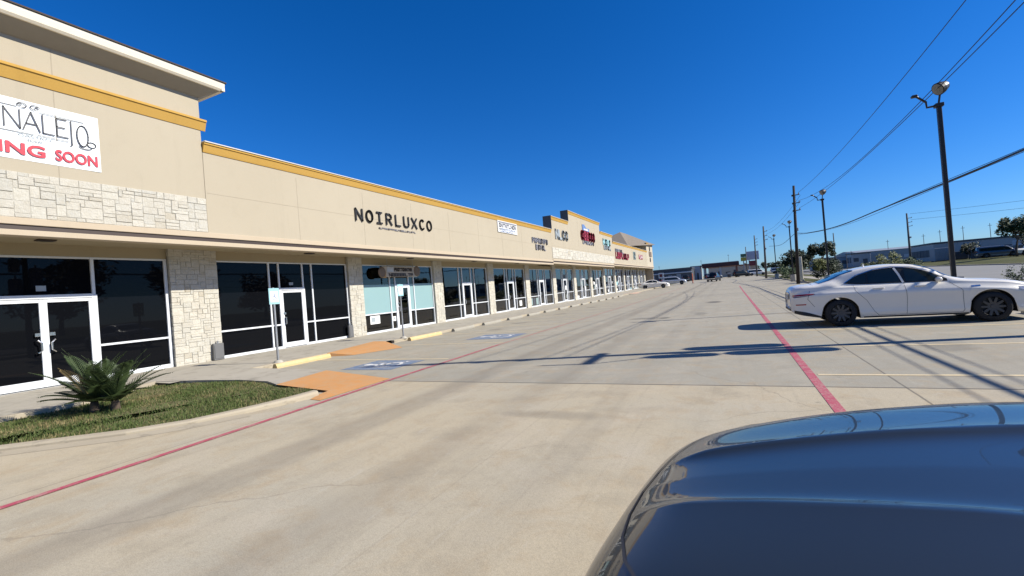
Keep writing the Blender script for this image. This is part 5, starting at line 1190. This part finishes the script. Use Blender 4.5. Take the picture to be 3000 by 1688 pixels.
for i in range(9):
    x, y = 2.5+i*3.4+rr.uniform(-.5, .5), 205+rr.uniform(-10, 14); tree('distant_tree', 'small dark tree in the far row behind the roadside signs', 'tree', x, y, gz(y), rr.uniform(3.0, 4.6), rr.uniform(1.6, 2.4), 'leafdk', 700, .34, True, 30+i, .7, 'trees in the far row', .15, 10)
# trees across the street, off to the right, that the shop windows mirror
for i, (x, y, h, c) in enumerate(((31, -9, 8.5, 4.6), (33, 2, 7.0, 4.0), (30.5, 12, 9.2, 5.0), (33, 23, 7.8, 4.4), (32, 34, 7.2, 4.0), (33, 46, 6.0, 3.4), (31, -22, 8., 4.6))):
    tree('street_tree', ['broad tree', 'low tree', 'tall domed tree', 'rounded tree', 'spreading tree', 'small tree', 'wide tree'][i]+' across the street seen mirrored in the shop windows', 'tree', x, y, .8, h, c, 'leafdk', 2600, .34, True, 60+i, .75, 'trees across the street', .25, 18)

# ================================================================== far buildings and roadside things
def far_box(name, label, x0, x1, y0, y1, z0, z1, wallm, roofm=None, rh=.3, bands=0, seed=0, pitch=0., cat='building', dark='wdark'):
    r_ = thing(name, label, cat, ((x0+x1)/2, (y0+y1)/2, z0)); t = MB(); t.bbox(x0, x1, y0, y1, z0-.3, z1, .03); t.make('wall', wallm, r_)
    t = MB(); o = .15
    if pitch: ym = (y0+y1)/2; t.add([(x0-o, y0-o, z1), (x1+o, y0-o, z1), (x1+o, y1+o, z1), (x0-o, y1+o, z1), (x0-o, ym, z1+pitch), (x1+o, ym, z1+pitch)], [(0, 1, 5, 4), (2, 3, 4, 5), (0, 4, 3), (1, 2, 5), (0, 3, 2, 1)])
    else: t.bbox(x0-o, x1+o, y0-o, y1+o, z1+.002, z1+rh, .02)
    t.make('roof', roofm or wallm, r_); rr = random.Random(seed)
    for k in range(bands):
        w = (x1-x0)/bands; a = x0+w*(k+.2); b = a+w*rr.uniform(.35, .6); top = z0+(z1-z0)*rr.uniform(.5, .7); t = MB(); t.bbox(a, b, y0-.04, y0+.02, z0+.05 if k % 2 else z0+(z1-z0)*.35, top, .01); t.make('door' if k % 2 else 'window', dark, r_)
        t = MB(); yy = y0+(y1-y0)*(k+.5)/bands; t.bbox(x0-.04, x0+.02, yy-.8, yy+.8, z0+.8, z0+2.2, .01); t.make('window', dark, r_)
    return r_
far_box('dark_shed', 'long low dark shed with a pale band beyond the end of the shops', -21, -9.6, 139, 150, gz(140), 4.0, 'wdark', 'wdark', .45, 5, 1, dark='wgrey')
s_ = MB(); s_.bbox(-21, -9.6, 138.7, 138.9, 3.0, 3.35, .02); sg = thing('pale_signboard', 'pale strip signboard along the front of the dark shed', 'sign', (-15, 138.8, 2.3)); s_.make('board', 'wpale', sg)
far_box('white_kiosk', 'small white building between the dark shed and the filling station', -10.6, -7.9, 151, 160, gz(150), 4.7, 'wpale', 'wgrey', .2, 2, 2)
far_box('station_shop', 'low pale shop behind the filling station canopy', -6.5, 8.0, 172, 182, gz(172), 4.1, 'wtan', 'rust', .4, 6, 3)
fs = thing('station_canopy', 'filling station canopy with a dark maroon edge on pale posts', 'canopy', (-2.2, 154, gz(154)))
t = MB(); t.bbox(-7.3, 2.6, 150, 158, 3.95, 4.05, .02); t.make('ceiling', 'rust', fs); t = MB(); t.bbox(-7.4, 2.7, 149.9, 158.1, 4.05, 5.15, .04); t.make('edge_band', 'maroon', fs); t = MB(); t.bbox(-7.3, 2.6, 150, 158, 5.152, 5.3, .02); t.make('roof', 'wgrey', fs)
for x in (-6.8, -2.4, 2.0):
    for y in (151, 157): t = MB(); t.bbox(x-.25, x+.25, y-.25, y+.25, gz(y), 3.95, .02); t.make('post', 'rust' if x > 1 else 'wpale', fs)
for x in (-4.6, -.2):
    p = thing('fuel_pump', ('left' if x < -3 else 'right')+' dark fuel pump under the maroon canopy', 'fuel pump', (x, 153, gz(153))); t = MB(); t.bbox(x-.45, x+.45, 152.7, 153.3, gz(153), gz(153)+1.7, .03); t.make('cabinet', 'wdark', p); t = MB(); t.bbox(x-.4, x+.4, 152.66, 152.72, gz(153)+1.0, gz(153)+1.5, .01); t.make('display', 'wpale', p)
py = thing('pylon_sign', 'tall roadside pylon sign with lilac grey and dark red boards', 'sign', (6.8, 170, gz(170)))
t = MB(); t.bbox(5.9, 6.2, 169.9, 170.2, gz(170), 8.3, .02); t.bbox(8.0, 8.3, 169.9, 170.2, gz(170), 8.3, .02); t.make('post', 'wpale', py)
t = MB(); t.bbox(5.4, 9.0, 169.7, 170.3, 5.7, 8.5, .03); t.make('upper_board', 'signlilac', py); t = MB(); t.bbox(6.0, 8.3, 169.7, 170.3, 3.8, 5.4, .03); t.make('lower_board', 'signred', py)
py = thing('pylon_sign', 'smaller pylon sign with a green board over a yellow one', 'sign', (4.4, 168, gz(168)))
t = MB(); t.bbox(4.2, 4.5, 167.9, 168.2, gz(168), 7.8, .02); t.make('post', 'wgrey', py); t = MB(); t.bbox(3.6, 5.2, 167.7, 168.3, 6.8, 7.8, .03); t.make('upper_board', 'signgreen', py); t = MB(); t.bbox(3.6, 5.2, 167.7, 168.3, 5.5, 6.7, .03); t.make('lower_board', 'signyellow', py)
mk_ = thing('marker_post', 'orange marker post standing in the lot beyond the silver car', 'post', (-6.85, 100, gz(100))); t = MB(); t.lathe([(.09, 0), (.09, 1.9), (.05, 1.98), (0, 2.0)], (-6.85, 100, gz(100)), 12); t.make('tube', 'orangep', mk_); t = MB(); t.lathe([(.0, .08), (.2, .08), (.28, 0)], (-6.85, 100, gz(100)), 12); t.make('foot', 'blackp', mk_)
cs = thing('cream_pylon', 'narrow cream coloured stub sign right of the tall dark utility pole', 'sign', (7.15, 60, gz(60))); t = MB(); t.bbox(6.98, 7.32, 59.9, 60.15, gz(60), 2.85, .04); t.make('slab', 'cream', cs); t = MB(); t.bbox(6.9, 7.4, 59.8, 60.25, gz(60), gz(60)+.25, .02); t.make('plinth', 'conc', cs)
tp = thing('road_sign', 'red and white sign panel at the far end of the canopy', 'sign', (-15.2, 118, gz(118))); t = MB(); t.tube((-15.2, 118, gz(118)), (-15.2, 118, 3.2), .05); t.make('post', 'steel', tp); t = MB(); t.bbox(-15.8, -14.6, 117.9, 117.96, 1.9, 3.2, .01); t.mat(1); t.box(-15.6, -14.9, 117.89, 117.9, 2.2, 2.9); t.make('panel', ['wwhite', 'signred'], tp)
# warehouses on the bank
far_box('grey_warehouse', 'long blue grey warehouse with a shallow roof beyond the bank', 30, 56, 146, 175, 1.1, 4.5, 'wgrey', 'wgrey', .3, 6, 4, .8, dark='wpale')
far_box('low_warehouse', 'lower grey shed at the left end of the warehouses', 22, 29.4, 150, 165, .9, 3.7, 'wgrey', 'wgrey', .25, 3, 5)
far_box('small_shed', 'small dark grey shed in front of the warehouses', 27.2, 31, 138, 143, 1.1, 4.0, 'tank', 'wdark', .2, 2, 6)
far_box('yard_building', 'dark grey yard building at the right behind the nearest lamp post', 36, 58, 116, 128, .95, 4.2, 'tank', 'wdark', .3, 7, 7)
rr = random.Random(15)
for i in range(9):
    x = 34.5+i*2.2; y = 106+rr.uniform(-3, 3); w = rr.uniform(1.0, 1.9); h = rr.uniform(1.4, 2.7); z = .85; m = rr.choice(('wdark', 'wgrey', 'tank', 'rust', 'wpale', 'wdark'))
    nm = ['low', 'wide', 'dark', 'tall', 'pale', 'square', 'long', 'dented', 'stacked'][i]
    r_ = thing('yard_container', nm+' storage container '+['at the left end of the yard', 'second along the yard', 'third along the yard', 'left of the lamp post line', 'behind the lamp post line', 'right of the lamp post line', 'third from the right end of the yard', 'second from the right end of the yard', 'at the right end of the yard'][i], 'container', (x, y, z), 0, 'containers in the yard on the bank')
    t = MB(); t.bbox(x-w, x+w, y-1.2, y+1.2, z+.1, z+h, .03); k = x-w+.15
    while k < x+w-.1: t.box(k, k+.08, y-1.235, y-1.2, z+.2, z+h-.1); k += .2
    t.make('shell', m, r_); t = MB(); t.bbox(x-w+.1, x+w-.1, y-1.1, y+1.1, z-.1, z+.1, .01); t.make('skid', 'wdark', r_)
